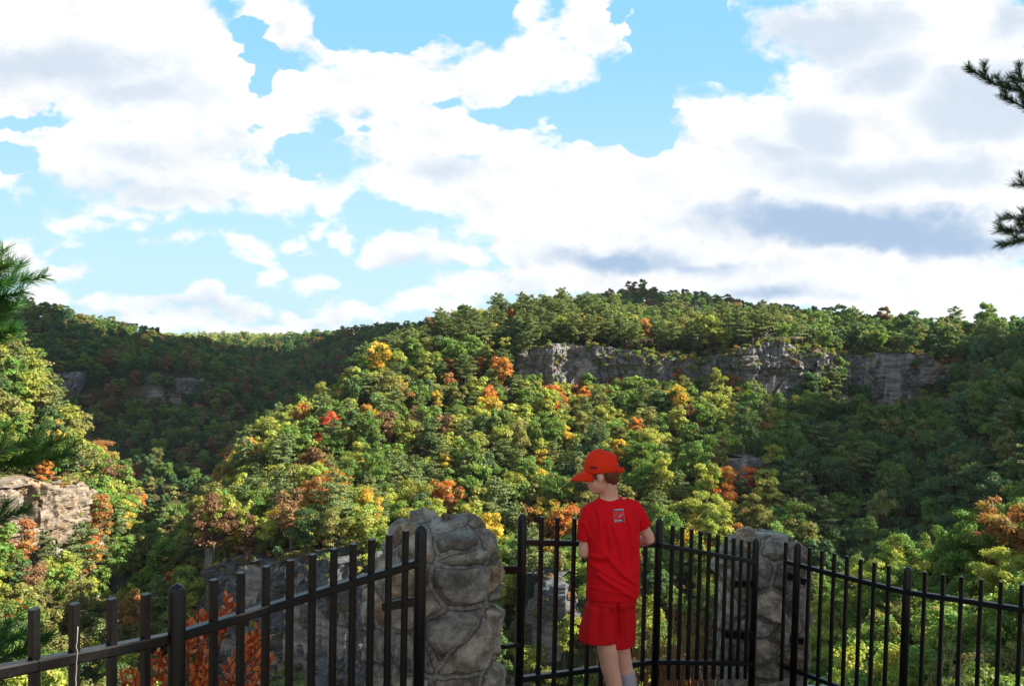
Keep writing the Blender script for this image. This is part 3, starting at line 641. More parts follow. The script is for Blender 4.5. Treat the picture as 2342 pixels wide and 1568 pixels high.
spec = [(735, 930, RED, 1), (748, 965, RED, .9), (742, 990, RED, .8), (795, 878, (.75, .13, .03), .8), (768, 850, ORANGE, .8), (1120, 905, ORANGE, .9), (1252, 900, ORANGE, 1.15), (1290, 912, ORANGE, .8), (1475, 768, ORANGE, 1.1), (1500, 800, ORANGE, .7), (1635, 725, ORANGE, 1), (1705, 742, YELLOW, .8),
        (1240, 700, (.55, .2, .07), .9), (1182, 740, ORANGE, .7), (1005, 920, YELLOW, .75), (1085, 845, YELLOW, .6), (1368, 985, YELLOW, .8), (1098, 852, RUST, .9), (1712, 1108, (.6, .14, .04), .9), (1690, 878, RUST, 1.0), (1555, 850, ORANGE, .8), (160, 985, ORANGE, .9), (230, 1050, RUST, 1.3), (245, 1075, ORANGE, 1.1), (100, 1085, ORANGE, .7),
        (2310, 1200, RUST, .95), (650, 1190, YELLOW, 1.0), (1000, 1120, ORANGE, 1.0), (860, 820, GREEN, 1.1), (770, 840, YELLOW, .7), (1450, 1150, ORANGE, .7), (1310, 1120, YG, 1.2), (820, 1080, YG, 1.3), (950, 1140, YG, 1.2), (1585, 965, RED, .6), (1665, 790, RUST, .9), (1720, 800, YELLOW, .8),
        (1170, 685, (.5, .17, .06), .8), (1210, 690, YG, 1.1), (1290, 700, YG, 1.2), (1110, 700, YG, 1.1), (1630, 1090, OLIVE, 1.1), (1690, 1090, ORANGE, 1.0), (1640, 900, YG, 1.2), (60, 1235, RUST, 1), (700, 870, YG, 1.0), (1560, 1200, YELLOW, .6), (70, 1290, BROWN, 1.0), (1770, 1150, RUST, .8), (1730, 1200, OLIVE, 1)]
used = set()
for sx, sy, col, s in spec:
    lim = 600 if sx > 2000 or sx < 400 else 400
    dist = np.hypot(px-sx, py-sy-6)+np.where(rC > 400, 400, 0)
    for q in used: dist[q] = 1e9
    k = int(np.argmin(dist)); used.add(k)
    if dist[k] < 60: info[k][1] = col; info[k][2] = False; info[k][3] = s*1.0; info[k][4] = True
# which trees show largest
size = np.array([i_[3] for i_ in info])*5.0/rC*FP
inpic = (px > -10) & (px < 2352) & (py < 1600) & (rC < 400)
score = np.where(inpic, size, 0); score = np.where(px > 0, score, 0)
for k, i_ in enumerate(info):
    if i_[4]: score[k] *= 3
    if i_[0] == 'bowl': score[k] *= .95
    if 560 < px[k] < 1800 and py[k] > 1560: score[k] *= .2
order = np.argsort(-score)
indiv = set(); nb_, np_ = 0, 0
for k in order:
    if score[k] <= 0: break
    if info[k][2]:
        if np_ < 170: indiv.add(int(k)); np_ += 1
    elif nb_ < 300: indiv.add(int(k)); nb_ += 1
print('trees', len(C), 'individual', nb_, np_)
PLC = {'far': 'on the far shaded hills', 'right': 'on the near slope behind the right fence', 'left': 'on the sunlit left slope', 'bowl': 'in the dark bowl on the right', 'spur': 'on the sunlit middle spur'}
def where(x, y, reg):
    if reg == 'spur':
        v = 'on the crest of' if y < 780 else 'high on' if y < 900 else 'halfway down' if y < 1080 else 'low on'
        hh = 'left flank' if x < 700 else 'left of the cliff band' if x < 1130 else 'below the cliff band end' if x < 1330 and y > 860 else 'under the cliff band' if y > 860 and x < 1560 else 'toward the dark bowl' if x > 1560 else 'over mid cliff band' if x > 1380 else 'over the cliff band'
        ref = 'above the left fence' if x < 860 and y > 1080 else 'over the left stone pillar' if x < 1160 and y > 1000 else 'left of the boy' if x < 1340 and y > 1000 else 'right of the boy' if y > 1000 else ''
        return f'{v} the spur, {ref or hh}'.replace('on the crest of the spur', 'on spur crest').replace('left of the cliff band', 'left of cliff band').replace('over the cliff band', 'over cliff band').replace('the left stone pillar', 'left pillar').replace('below the cliff band end', 'below cliff band end')
    if reg == 'left':
        v = 'top of' if y < 900 else 'above tan cliff on' if y < 1100 else 'beside tan cliff on' if y < 1230 else 'below tan cliff on'
        return f'{v} left slope'+(' near the edge' if x < 110 else ' toward the valley' if x > 240 else '')
    if reg == 'bowl':
        v = 'on the skyline' if y < 780 else 'beside the shaded cliff' if y < 930 else 'midway down' if y < 1080 else 'at the bottom'
        return f'{v} in the dark bowl'+(', nearest the spur' if x < 2000 else ', at the right edge' if x > 2230 else '')
    if reg == 'right':
        v = 'at the top' if y < 1250 else 'midway' if y < 1400 else 'low down'
        return f'{v} on near right slope'+(', left end' if x < 1960 else ', near the edge' if x > 2220 else '')
    return PLC[reg]
labels = {}
def say(col):
    for c, n in NAMES.items():
        if c == col: return n
    return 'red orange' if col[1] < .15 else 'dull orange'
ORD = ['first', 'second', 'third', 'fourth', 'fifth', 'sixth', 'seventh', 'eighth', 'ninth', 'tenth', 'eleventh', 'twelfth', 'thirteenth', 'fourteenth', 'fifteenth', 'sixteenth', 'seventeenth', 'eighteenth', 'nineteenth', 'twentieth', 'twenty-first', 'twenty-second', 'twenty-third', 'twenty-fourth', 'twenty-fifth', 'twenty-sixth', 'twenty-seventh', 'twenty-eighth', 'twenty-ninth', 'thirtieth']
def base_label(k):
    reg, col, isp, sc, sp_ = info[k]; sz = 'large' if sc > 1.05 else 'small' if sc < .85 else ''
    return ' '.join(f"{sz} {say(col)} {'pine' if isp else 'tree'} {where(px[k], py[k], reg)}".split())
bl = {}
for k in indiv: bl.setdefault(base_label(k), []).append(k)
LAB = {}
for l_, ks in bl.items():
    ks.sort(key=lambda q: px[q])
    for n_, k in enumerate(ks):
        LAB[k] = l_ if len(ks) == 1 else l_+(', left one' if n_ == 0 else ', right one') if len(ks) == 2 else l_+', '+(ORD[min(n_, 29)]+' from left' if n_ else 'leftmost')
LAB = {k: (v if len(v.split()) <= 16 else v.replace(' the ', ' ')) for k, v in LAB.items()}
print('longest', max((len(v.split()), v) for v in LAB.values()))
deadspots = [(1497, 955, 9), (1090, 1060, 8), (1700, 690, 6), (640, 1110, 7), (1215, 800, 5), (690, 895, 6)]
for k in sorted(indiv, key=lambda q: -size[q]):
    reg, col, isp, sc, sp_ = info[k]; x, y, z = C[k]
    sz = 'large' if sc > 1.05 else 'small' if sc < .85 else ''
    kind = 'pine tree' if isp else 'broadleaf tree'
    lab = LAB[k]
    labels.setdefault(lab, []).append(k)
    lib = TP if isp else (TBn if reg == 'right' else TB); cm, tm = lib[gg.integers(len(lib))]
    root = empty('pine_tree' if isp else 'broadleaf_tree', (x, y, z), lab, 'pine tree' if isp else 'tree')
    root['group'] = ('pines ' if isp else 'broadleaf trees ')+PLC[reg]
    root.rotation_euler.z = gg.uniform(0, 6.28); root.scale = (sc*gg.uniform(.85, 1.15), sc*gg.uniform(.85, 1.15), sc*gg.uniform(.85, 1.15))
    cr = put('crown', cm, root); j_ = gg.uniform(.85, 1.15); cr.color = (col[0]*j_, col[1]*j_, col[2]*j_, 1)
    put('trunk', tm, root)
for n_, (sx, sy, hh) in enumerate(deadspots):
    k = int(np.argmin(np.hypot(px-sx, py-sy-8)+np.where(rC > 400, 900, 0))); x, y, z = C[k]
    lab = ['pale grey dead tree with drooping bare twigs below the cliff band', 'bare greyish tree with upright twigs left of the boy', 'bare leafless tree on the skyline right of the rear hill', 'grey leafless tree low on the left flank of the spur', 'thin bare tree at the left end of the cliff band', 'silvery bare tree beside the scarlet trees'][n_]
    root = empty('dead_tree', (x+1.5, y-2.5, z+1), lab, 'dead tree'); root.scale = (1, 1, hh/8*1.25); put('branches', TD[n_ % 4], root)
print('label groups', len(labels), 'largest', max(len(v) for v in labels.values()))

# ---- the rest of the wood: one object, its trees scattered by geometry nodes
LIB = bpy.data.collections.new('forest_models'); LM = []
for s in range(5):
    (V, Fq, rnd), tr = broad(60+s, [11, 13.5, 9.5, 12, 14][s], [4.6, 3.8, 4.8, 4.2, 3.6][s], 24, 2000, .35, .15, .8)
    mb = MB(); mb.add(V, F4=Fq); LM.append(('a%d' % s, mesh_np('forest_tree', V, Fq, M_leafi, False, {'rnd': (rnd, 'FLOAT')})))
for s in range(3):
    (V, Fq, rnd), tr = pine(70+s, 14, 4.0, 34, .42); LM.append(('b%d' % s, mesh_np('forest_pine', V, Fq, M_leafi, False, {'rnd': (rnd, 'FLOAT')})))
for s in range(3):
    (V, Fq, rnd), tr = broad(80+s, 3.0, 1.7, 7, 420, .20, 0.0); LM.append(('c%d' % s, mesh_np('forest_bush', V, Fq, M_leafi, False, {'rnd': (rnd, 'FLOAT')})))
for s in range(2):
    (V, Fq, rnd), tr = broad(90+s, 9.5, 4.0, 60, 9000, .15, .08, .5); LM.append(('d%d' % s, mesh_np('forest_near', V, Fq, M_leafi, False, {'rnd': (rnd, 'FLOAT')})))
for n_, me in LM: LIB.objects.link(bpy.data.objects.new(n_, me))
def scatter(name, label, cat, P, idx, scl, rot, col):
    me = mesh_np(name, P, np.zeros((0, 3), int)) if False else bpy.data.meshes.new(name)
    me.vertices.add(len(P)); me.vertices.foreach_set('co', np.asarray(P, np.float32).ravel())
    for nm, arr, ty in (('idx', idx, 'INT'), ('scl', scl, 'FLOAT_VECTOR'), ('rot', rot, 'FLOAT'), ('tcol', col, 'FLOAT_COLOR')):
        at = me.attributes.new(nm, ty, 'POINT'); at.data.foreach_set({'INT': 'value', 'FLOAT': 'value', 'FLOAT_VECTOR': 'vector', 'FLOAT_COLOR': 'color'}[ty], np.asarray(arr, np.int32 if ty == 'INT' else np.float32).ravel())
    o = tag(put(name, me), label, cat, kind='stuff')
    ng = bpy.data.node_groups.new(name, 'GeometryNodeTree'); ng.interface.new_socket('Geometry', in_out='INPUT', socket_type='NodeSocketGeometry'); ng.interface.new_socket('Geometry', in_out='OUTPUT', socket_type='NodeSocketGeometry')
    nn, ll = ng.nodes, ng.links; gi = nn.new('NodeGroupInput'); go = nn.new('NodeGroupOutput'); ip = nn.new('GeometryNodeInstanceOnPoints'); ci = nn.new('GeometryNodeCollectionInfo')
    ci.inputs['Collection'].default_value = LIB; ci.inputs['Separate Children'].default_value = True; ci.inputs['Reset Children'].default_value = True
    def na(nm, ty): a = nn.new('GeometryNodeInputNamedAttribute'); a.data_type = ty; a.inputs['Name'].default_value = nm; return a.outputs[0]
    ll.new(gi.outputs[0], ip.inputs['Points']); ll.new(ci.outputs[0], ip.inputs['Instance']); ip.inputs['Pick Instance'].default_value = True
    ll.new(na('idx', 'INT'), ip.inputs['Instance Index']); ll.new(na('scl', 'FLOAT_VECTOR'), ip.inputs['Scale'])
    cx = nn.new('ShaderNodeCombineXYZ'); ll.new(na('rot', 'FLOAT'), cx.inputs[2]); e2 = nn.new('FunctionNodeEulerToRotation'); ll.new(cx.outputs[0], e2.inputs[0]); ll.new(e2.outputs[0], ip.inputs['Rotation'])
    ll.new(ip.outputs[0], go.inputs[0]); m = o.modifiers.new('scatter', 'NODES'); m.node_group = ng; return o
rest = [k for k in range(len(C)) if k not in indiv]
P = C[rest]; idx = []; scl = []; colr = []
for k in rest:
    reg, col, isp, sc, _ = info[k]; idx.append(int(gg.integers(5, 8) if isp else (gg.integers(11, 13) if reg == 'right' else gg.integers(0, 5)))); scl.append(sc*gg.uniform(.85, 1.15, 3)); j_ = gg.uniform(.85, 1.15); colr.append((col[0]*j_, col[1]*j_, col[2]*j_, 1))
scatter('forest', 'the rest of the autumn wood covering the canyon slopes', 'forest', P, idx, scl, gg.uniform(0, 6.28, len(P)), colr)
B_ = []
for cell, r0, r1, s_ in ((2.3, 40, 128, 11), (3.6, 128, 400, 12)):
    q = sample(cell, r0, r1, s_, 36); q = q[slope_at(q) < 3.0]; B_.append(q)
Bp = np.concatenate(B_); bx, by, _ = proj(Bp+np.array([0, 0, 1.5])); Bp = Bp[(bx > -60) & (bx < 2400) & (by < 1640)]
Bp = Bp[[k for k in range(len(Bp)) if vis(Bp[k], 2.5)]]
LD = np.array(LEDGE); nB = len(Bp); Bp = np.concatenate([Bp, LD[:, :3]]); bs = gg.uniform(.6, 1.5, (len(Bp), 3)); bs[nB:] = LD[:, 3:4]*gg.uniform(.7, 1.2, (len(LD), 3)); print('ledge', len(LD))
bp = [BROWN, OLIVE, GREEN, YG, RUST, DEEP]; bw = np.array([.16, .3, .28, .13, .04, .09]); bc = np.array([bp[q]+(1,) for q in gg.choice(6, len(Bp), p=bw)])
scatter('undergrowth', 'low bushes and saplings between the canyon trees', 'undergrowth', Bp, gg.integers(8, 11, len(Bp)), bs, gg.uniform(0, 6.28, len(Bp)), bc)
print('bushes', len(Bp), 'rest', len(P))

# ------------------------------------------------------------------ clouds high out of the picture that shade the far hills and the bowl
M_cloud, t_ = newmat('cloud'); surf(t_, principled(t_, (.85, .86, .88), 1.0, 0.0))
def cloud(c, r, seed, label):
    mb = MB(); g = np.random.default_rng(seed)
    for k in range(46): mb.ell(np.array(c)+g.uniform(-1, 1, 3)*np.array(r)*np.array([.85, .85, .6]), np.array([1, 1, .5])*g.uniform(.16, .34)*min(r[0], r[1]), 12)
    V, F_ = mb.get(); tag(put('cloud', mesh_np('cloud', V, F_, M_cloud)), label, 'cloud', kind='structure')
def shade(T, r, hgt, seed, label): T = np.array(T, float); cloud(T+SUN*(hgt-T[2])/SUN[2], r, seed, label)
#@@FORE
HAZE = .00004
# shade of the high clouds: far hills, the bowl and the rear hill
shade((-330, 640, 0), (280, 330, 60), 900, 1, 'large flat cloud outside the picture shading the far left hills')
shade((20, 800, 0), (260, 230, 60), 900, 4, 'flat cloud outside the picture shading the middle far hills')
shade((325, 310, -20), (185, 230, 50), 900, 2, 'cloud outside the picture shading the dark bowl')
shade((150, 640, 0), (230, 100, 50), 900, 3, 'long cloud outside the picture shading the rear hill')

# ------------------------------------------------------------------ foreground materials
def simple(name, col, rough=.6, spec=.3, noise=None, bd=.002, extra=None, trans=0):
    m, t = newmat(name); pos = t.n('ShaderNodeTexCoord', 'Object'); nrm = None; c = col
    if noise:
        sc, amt = noise; n = t.noise(pos, sc, 5, .6)
        c = t.mix(t.mr(n, .35, .65, 0, 1), tuple(x*(1-amt) for x in col), tuple(min(1, x*(1+amt)) for x in col)); nrm = bump(t, n, .5, bd)
    sh = principled(t, c, rough, spec, nrm, extra)
    if trans: sh = t.n('ShaderNodeMixShader', i0=trans, i1=sh, i2=t.n('ShaderNodeBsdfTranslucent', Color=col+(1,) if not isinstance(c, bpy.types.NodeSocket) else c))
    surf(t, sh); return m
M_iron = simple('black_painted_iron', (.006, .0055, .006), .36, .4, (60, .35), .0006)
M_skin = simple('skin', (.86, .46, .32), .5, .3, (40, .06), .0006, {'Subsurface__Weight': .12, 'Subsurface__Radius': (.02, .008, .004)})
M_hair = simple('auburn_hair', (.16, .055, .025), .6, .3, (160, .5), .002)
M_shirt = simple('red_jersey', (.80, .009, .016), .85, .1, (300, .06), .0006)
M_short = simple('red_mesh_shorts', (.64, .008, .012), .75, .15, (500, .08), .0004)
M_cap = simple('orange_red_twill', (.88, .038, .009), .8, .15, (400, .06), .0004)
M_dark = simple('dark_stitching', (.05, .03, .06), .8, .1)
M_white = simple('white_print', (.75, .72, .75), .8, .1)
M_logo = simple('print_red', (.72, .05, .05), .8, .1)
M_sock = simple('grey_sock', (.42, .38, .42), .95, .05, (120, .15), .003)
M_eye = simple('eye', (.08, .04, .03), .2, .5)

# ------------------------------------------------------------------ iron fences
FH = 1.02
def pole(mb, top, h, r=.025):
    z = np.array([-h, -r, -r*.6, -r*.25, 0]); rr = np.array([r, r, r*.84, r*.55, .001]); mb.tube([np.array(top)+[0, 0, q] for q in z], rr, 16)
def fence(name_label, posts, panels):
    P0 = PD(*posts[0]); root = empty('iron_fence', (P0[0], P0[1], P0[2]-FH-.1), name_label, 'fence')
    for q in posts:
        m = MB(); T = PD(*q[:3]); pole(m, T, FH+.22); V_, F_ = m.get(); part('post', V_, F_, M_iron, root)
    for (A, B, ext, pks) in panels:
        a = PD(*A); b = PD(*B); da, db = A[2], B[2]
        def at(px):       # point of the panel's top line seen at px
            t = (px-A[0])*da/((px-A[0])*da-(px-B[0])*db); return a+(b-a)*t
        d = (b-a)/np.linalg.norm(b-a)
        for px in pks:
            T = at(px); m = MB(); m.box(T-np.array([0, 0, FH]), T, .0225, .0225, np.cross(d, [0, 0, 1])); V_, F_ = m.get(); part('picket', V_, F_, M_iron, root, False)
        E0, E1 = at(ext[0]), at(ext[1])
        for dz, nm in ((.145, 'top_rail'), (.905, 'bottom_rail')):
            m = MB(); m.box(E0-[0, 0, dz], E1-[0, 0, dz], .034, .031); V_, F_ = m.get(); part(nm, V_, F_, M_iron, root, False)
    return root
f_left = fence('black iron picket fence sloping up at left toward the left stone pillar', [(405, 1333, 2.29), (963, 1199, 3.12)],
      [((78, 1391, 1.95), (333, 1357, 2.22), (-30, 405), [-22, 78, 170, 256, 333]), ((489, 1324, 2.40), (928, 1212, 3.06), (405, 963), [489, 551, 609, 664, 715, 764, 808, 850, 890, 928])])
f_mid = fence('black iron picket fence behind the boy, between the two stone pillars', [(1195, 1174, 4.17), (1508, 1184, 4.93), (1729, 1230, 5.66)],
      [((1239, 1181, 4.28), (1478, 1193, 4.86), (1195, 1508), [1239, 1275, 1314, 1350, 1383, 1416, 1448, 1478]), ((1539, 1200, 5.0), (1714, 1236, 5.6), (1508, 1729), [1538.7, 1560.5, 1582, 1602.5, 1622.6, 1642, 1660.9, 1678.8, 1696.3, 1714.3])])
f_right = fence('black iron picket fence running down to the right edge of the picture', [(1824.7, 1240, 5.46), (2076, 1295, 4.9)],
      [((1852.4, 1250.9, 5.4), (2033.5, 1292.6, 4.95), (1797.7, 2076), [1797.7, 1852.4, 1880.5, 1908.6, 1938, 1969.4, 2000.4, 2033.5]), ((2116.3, 1306.7, 4.82), (2337.7, 1335.8, 4.45), (2076, 2400), [2116.3, 2157.7, 2199.9, 2244.8, 2289.8, 2337.7, 2388])])
# iron bars that tie the fence to the pillars
def bar(label, A, B, h=.03):
    m = MB(); m.box(PD(*A), PD(*B), .03, h); V_, F_ = m.get(); o = part('iron_bar', V_, F_, M_iron, None, False); tag(o, label, 'bar')
bar('short black iron bar joining the left pillar to the middle fence post', (1146, 1302, 3.95), (1188, 1302, 4.17), .04)
bar('short black iron bar low down between left pillar and middle fence', (1150, 1478, 3.95), (1186, 1473, 4.17), .02)
bar('black iron bar running behind the left fence into the left pillar', (880, 1386, 3.42), (958, 1372, 3.14), .04)
bar('black iron bar on the upper left of the right pillar', (1672, 1335, 5.75), (1722, 1333, 5.66), .05)
bar('black iron bar lower on the right stone pillar', (1650, 1447, 5.75), (1722, 1452, 5.66), .06)
bar('black iron bar on the right side of the right pillar', (1802, 1315, 5.62), (1842, 1330, 5.62), .05)
bar('black iron bracket low on the right pillar', (1806, 1460, 5.62), (1838, 1465, 5.6), .05)

# ------------------------------------------------------------------ stone pillars
def pillar_mat():
    m, t = newmat('rubble_stone'); pos = t.n('ShaderNodeTexCoord', 'Object'); sc = t.n('ShaderNodeAttribute', 'Color', _attribute_name='stone'); g = t.n('ShaderNodeAttribute', 'Fac', _attribute_name='joint')
    n = t.noise(pos, 9, 7, .7); n2 = t.noise(pos, 45, 4, .7); n3 = t.noise(pos, 3.2, 4, .6)
    c = t.mix(t.mr(n, .38, .62), t.mix(1.0, sc, (.45, .45, .45), 'MULTIPLY'), t.mix(1.0, sc, (1.25, 1.25, 1.25), 'MULTIPLY'))
    c = t.mix(t.math('MULTIPLY', t.mr(n3, .55, .7), .55), c, (.08, .085, .075))
    lich = t.mr(t.noise(pos, 14, 5, .75), .6, .68); c = t.mix(t.math('MULTIPLY', lich, .5), c, (.42, .43, .40))
    c = t.mix(t.mr(g, .3, .9), t.mix(t.mr(n2, .4, .6), (.22, .20, .17), (.40, .37, .32)), c)
    edge = t.math('MULTIPLY', t.mr(g, .25, .5), t.mr(g, .55, .9, 1.0, 0.0)); c = t.mix(t.math('MULTIPLY', edge, .65), c, (.02, .02, .018))
    pit = t.mr(n2, .6, .7); c = t.mix(t.math('MULTIPLY', pit, .5), c, (.03, .03, .028))
    surf(t, principled(t, c, .9, .15, bump(t, t.math('ADD', t.math('MULTIPLY', n, 1.6), t.math('MULTIPLY', n2, 1.0)), 1.0, .022))); return m
M_stone = pillar_mat()
def pillar(label, c, rad, ztop, zbot, seed, lean=0.0, dome=.3, sq=2.6, yaw=.3, cell=.2):
    g = np.random.default_rng(seed); nt, nz = 260, 300; hh = ztop-zbot
    # profile from bottom to dome top
    prof = []
    for k in range(nz):
        f = k/(nz-1)
        if f < .62: z = zbot+f/.62*(hh-dome); r = rad*(1.0-.02*f/.62)
        else: a = (f-.62)/.38*pi/2; z = ztop-dome+math.sin(a)*dome; r = rad*.98*max(math.cos(a), .002)**.62
        prof.append((r, z))
    prof = np.array(prof); th = np.linspace(0, 2*pi, nt, endpoint=False); ct, st = np.cos(th), np.sin(th); k_ = (np.abs(ct)**sq+np.abs(st)**sq)**(-1/sq)
    Rr_ = prof[:, 0][:, None]*(1+(k_[None]-1)*.8); X = Rr_*ct; Yv = Rr_*st; Z = np.broadcast_to(prof[:, 1][:, None], X.shape)
    P = np.stack([X, Yv, Z], -1); N = np.stack([ct[None]+0*X, st[None]+0*X, 0*X+np.clip((Z-(ztop-dome))/dome, 0, 1)*1.2], -1); N /= np.linalg.norm(N, axis=2)[..., None]
    # irregular stones: seeds scattered over the surface, farthest-point thinned
    flat = P.reshape(-1, 3); pick = g.integers(0, len(flat), 900); S_ = [flat[pick[0]]]
    for q in pick[1:]:
        dmin = min(math.hypot(math.hypot(flat[q][0]-u[0], flat[q][1]-u[1]), (flat[q][2]-u[2])*1.25) for u in S_)
        if dmin > cell*g.uniform(.75, 1.5): S_.append(flat[q])
    S_ = np.array(S_); w = flat+np.stack([vnoise(flat*5+seed), vnoise(flat*5+seed+40), vnoise(flat*5+seed+80)], -1)*.045+np.stack([vnoise(flat*16), vnoise(flat*16+9), vnoise(flat*16+33)], -1)*.012
    D = np.sqrt((w[:, None, 0]-S_[None, :, 0])**2+(w[:, None, 1]-S_[None, :, 1])**2+((w[:, None, 2]-S_[None, :, 2])*1.25)**2)
    o = np.argsort(D, 1)[:, :2]; d1 = D[np.arange(len(D)), o[:, 0]]; d2 = D[np.arange(len(D)), o[:, 1]]; e = (d2-d1)
    rise = g.uniform(.03, .07, len(S_)); tilt = g.normal(size=(len(S_), 3))*.13
    bulge = sstep(.014, .075, e)*rise[o[:, 0]]*(rad/.3)+np.einsum('ij,ij->i', w-S_[o[:, 0]], tilt[o[:, 0]])*sstep(.01, .06, e)
    disp = bulge+fbm(flat*7+seed, 4, .6)*.013+fbm(flat*24+seed, 4, .6)*.005+fbm(flat*2.2+seed, 2)*.02
    pal = np.array([(.42, .40, .36), (.33, .32, .30), (.48, .45, .40), (.37, .37, .36), (.42, .34, .26), (.36, .33, .30), (.44, .41, .36), (.28, .28, .27), (.40, .38, .34), (.36, .35, .32)])
    ci = g.integers(0, len(pal), len(S_)); pal = pal*np.array([1.14, 1.04, .90]); col = np.concatenate([pal[ci][o[:, 0]], np.ones((len(flat), 1))], 1)
    V = flat+N.reshape(-1, 3)*disp[:, None]; cy_, sy_ = math.cos(yaw), math.sin(yaw); V = np.stack([V[:, 0]*cy_-V[:, 1]*sy_+lean*(V[:, 2]-zbot), V[:, 0]*sy_+V[:, 1]*cy_, V[:, 2]-zbot], -1)
    i = np.arange(nz-1)[:, None]*nt; j = np.arange(nt)[None]; Fq = np.stack([i+j, i+(j+1) % nt, i+nt+(j+1) % nt, i+nt+j], -1).reshape(-1, 4)
    V = np.concatenate([V, V[-nt:].mean(0)[None]]); F3 = np.stack([np.full(nt, nz*nt), (nz-1)*nt+np.arange(nt), (nz-1)*nt+(np.arange(nt)+1) % nt], -1)
    col = np.concatenate([col, col[-1:]]); jn = np.append(sstep(.004, .04, e), 1)
    me = mesh_np('stone_pillar', V, [Fq, F3], M_stone, True, {'stone': (col, 'FLOAT_COLOR'), 'joint': (jn, 'FLOAT')})
    ob = put('stone_pillar', me); ob.location = (c[0], c[1], zbot); return tag(ob, label, 'pillar')
cL = PD(1000, 1400, 3.72); topL = PD(1020, 1180, 3.72)[2]
pillar('round topped rubble stone pillar standing left of the boy', cL, .285, topL-.05, topL-1.75, 15, 0, .30, 2.3, .1, .155)
cR = PD(1741, 1400, 6.05); topR = PD(1748, 1222, 6.05)[2]
pillar('round topped stone pillar standing right of the boy behind the fence', cR, .30, topR-.02, topR-2.0, 9, 0, .28, 2.5, .3, .17)
def stone(label, c, r, seed, mat, name='stone', flat=.7):
    g = np.random.default_rng(seed); mb = MB(); mb.ell((0, 0, 0), (1, 1, 1), 40); V_, F_ = mb.get(); q = V_.copy()
    for k in range(11):
        n = g.normal(size=3); n /= np.linalg.norm(n); dd_ = V_@n; lim = g.uniform(.55, .85); V_ = V_-np.outer(np.maximum(dd_-lim, 0), n)
    V_ = V_*(1+fbm(q*2.5+seed, 4)[:, None]*.05)*np.array(r)+np.array(c); o = part(name, V_, F_, mat, None, True); return tag(o, label, 'stone')
stone('small loose brown stone on top of the left pillar', PD(1020, 1182, 3.70), (.024, .02, .026), 3, simple('brown_stone', (.16, .11, .08), .9, .1, (60, .4), .004))
M_ledge = rock_mat('pale_ledge_rock', [(.16, .15, .15), (.36, .35, .34), (.52, .50, .48), (.64, .62, .6), (.42, .36, .30)], 4.0, 1, .03)
stone('pale weathered rock ledge beyond the right fence', PD(1925, 1606, 6.4)+np.array([0, 0, -.03]), (.42, .5, .16), 12, M_ledge, 'rock')
stone('pale rock beside the foot of the right pillar', PD(1632, 1545, 6.9)+np.array([0, 0, -.1]), (.2, .25, .26), 14, M_ledge, 'rock')
stone('second pale rock lower left of the right pillar', PD(1600, 1650, 6.6), (.3, .3, .22), 15, M_ledge, 'rock')

# ------------------------------------------------------------------ overlook ground
feet = PD(1428, 1651, 4.42)
def og_z(x, y):
    z = np.interp(x, [-4, -1.2, .3, 1.4, 2.8, 6], [-2.06, -2.06, -2.12, -2.25, -2.68, -2.72])
    e = np.interp(x, [-4, -1.2, -.6, .6, 1.2, 2.2, 3.0, 4.5], [2.2, 3.1, 4.2, 5.2, 5.8, 6.6, 6.0, 5.3])
    z = np.where(y > 3.4, np.minimum(z, -.515*y), z); over = np.maximum(y-e, 0); return z-np.where(over > 0, over*1.6+np.minimum(over, .8)*1.5, 0)
xs = np.linspace(-9, 9, 220); ys = np.concatenate([np.linspace(-9, 1, 40), np.linspace(1.1, 9, 160), np.linspace(9.3, 16, 20)]); X, Y = np.meshgrid(xs, ys, indexing='ij'); Zg = og_z(X, Y); pp = np.stack([X, Y, 0*X], -1); Zg = Zg+fbm(pp*2.2, 4)*.035
i = np.arange(len(xs)-1)[:, None]*len(ys); j = np.arange(len(ys)-1)[None]; Fq = np.stack([i+j, i+len(ys)+j, i+len(ys)+j+1, i+j+1], -1).reshape(-1, 4)
Mg, t_ = newmat('trodden_earth'); ps = t_.n('ShaderNodeTexCoord', 'Object'); n_ = t_.noise(ps, 3, 6, .65); surf(t_, principled(t_, t_.ramp(n_, [(.35, (.06, .045, .03)), (.5, (.13, .105, .08)), (.65, (.2, .17, .14))]), .95, .1, bump(t_, n_, .6, .02)))
tag(put('overlook_ground', mesh_np('overlook_ground', np.stack([X, Y, Zg], -1).reshape(-1, 3), Fq, Mg)), 'earth and rock floor of the overlook', 'ground', kind='structure')

# ------------------------------------------------------------------ dry grass beyond the fence
def grass(label, name, spots, col, seed, n, hmin, hmax, mat):
    g = np.random.default_rng(seed); mb_V = []; Fs = []; c = 0
    for (px_, py_, d_, sx, sy) in spots:
        for k in range(n):
            b = PD(px_+g.normal()*sx, py_, d_+g.normal()*sy); b[2] = og_z(b[0], b[1])-.03; h = g.uniform(hmin, hmax); a = g.uniform(0, 6.28); L_ = g.uniform(.1, .45)*h; w = g.uniform(.002, .0045); sd_ = np.array([-math.sin(a), math.cos(a), 0])
            for q in range(5):
                f = q/4; p = b+np.array([math.cos(a)*L_*f*f, math.sin(a)*L_*f*f, h*f*(1-.15*f)]); ww = w*(1-f)+.0005; mb_V += [p-sd_*ww, p+sd_*ww]
            for q in range(4): Fs.append([c+2*q, c+2*q+1, c+2*q+3, c+2*q+2])
            c += 10
    o = part(name, np.array(mb_V), np.array(Fs), mat, None, False); return tag(o, label, 'grass', None, 'stuff')
M_dry = simple('dry_grass', (.30, .14, .07), .7, .1, (3, .5), .001, None, .3); M_grs = simple('green_grass', (.16, .2, .05), .7, .1, (3, .4), .001, None, .35)
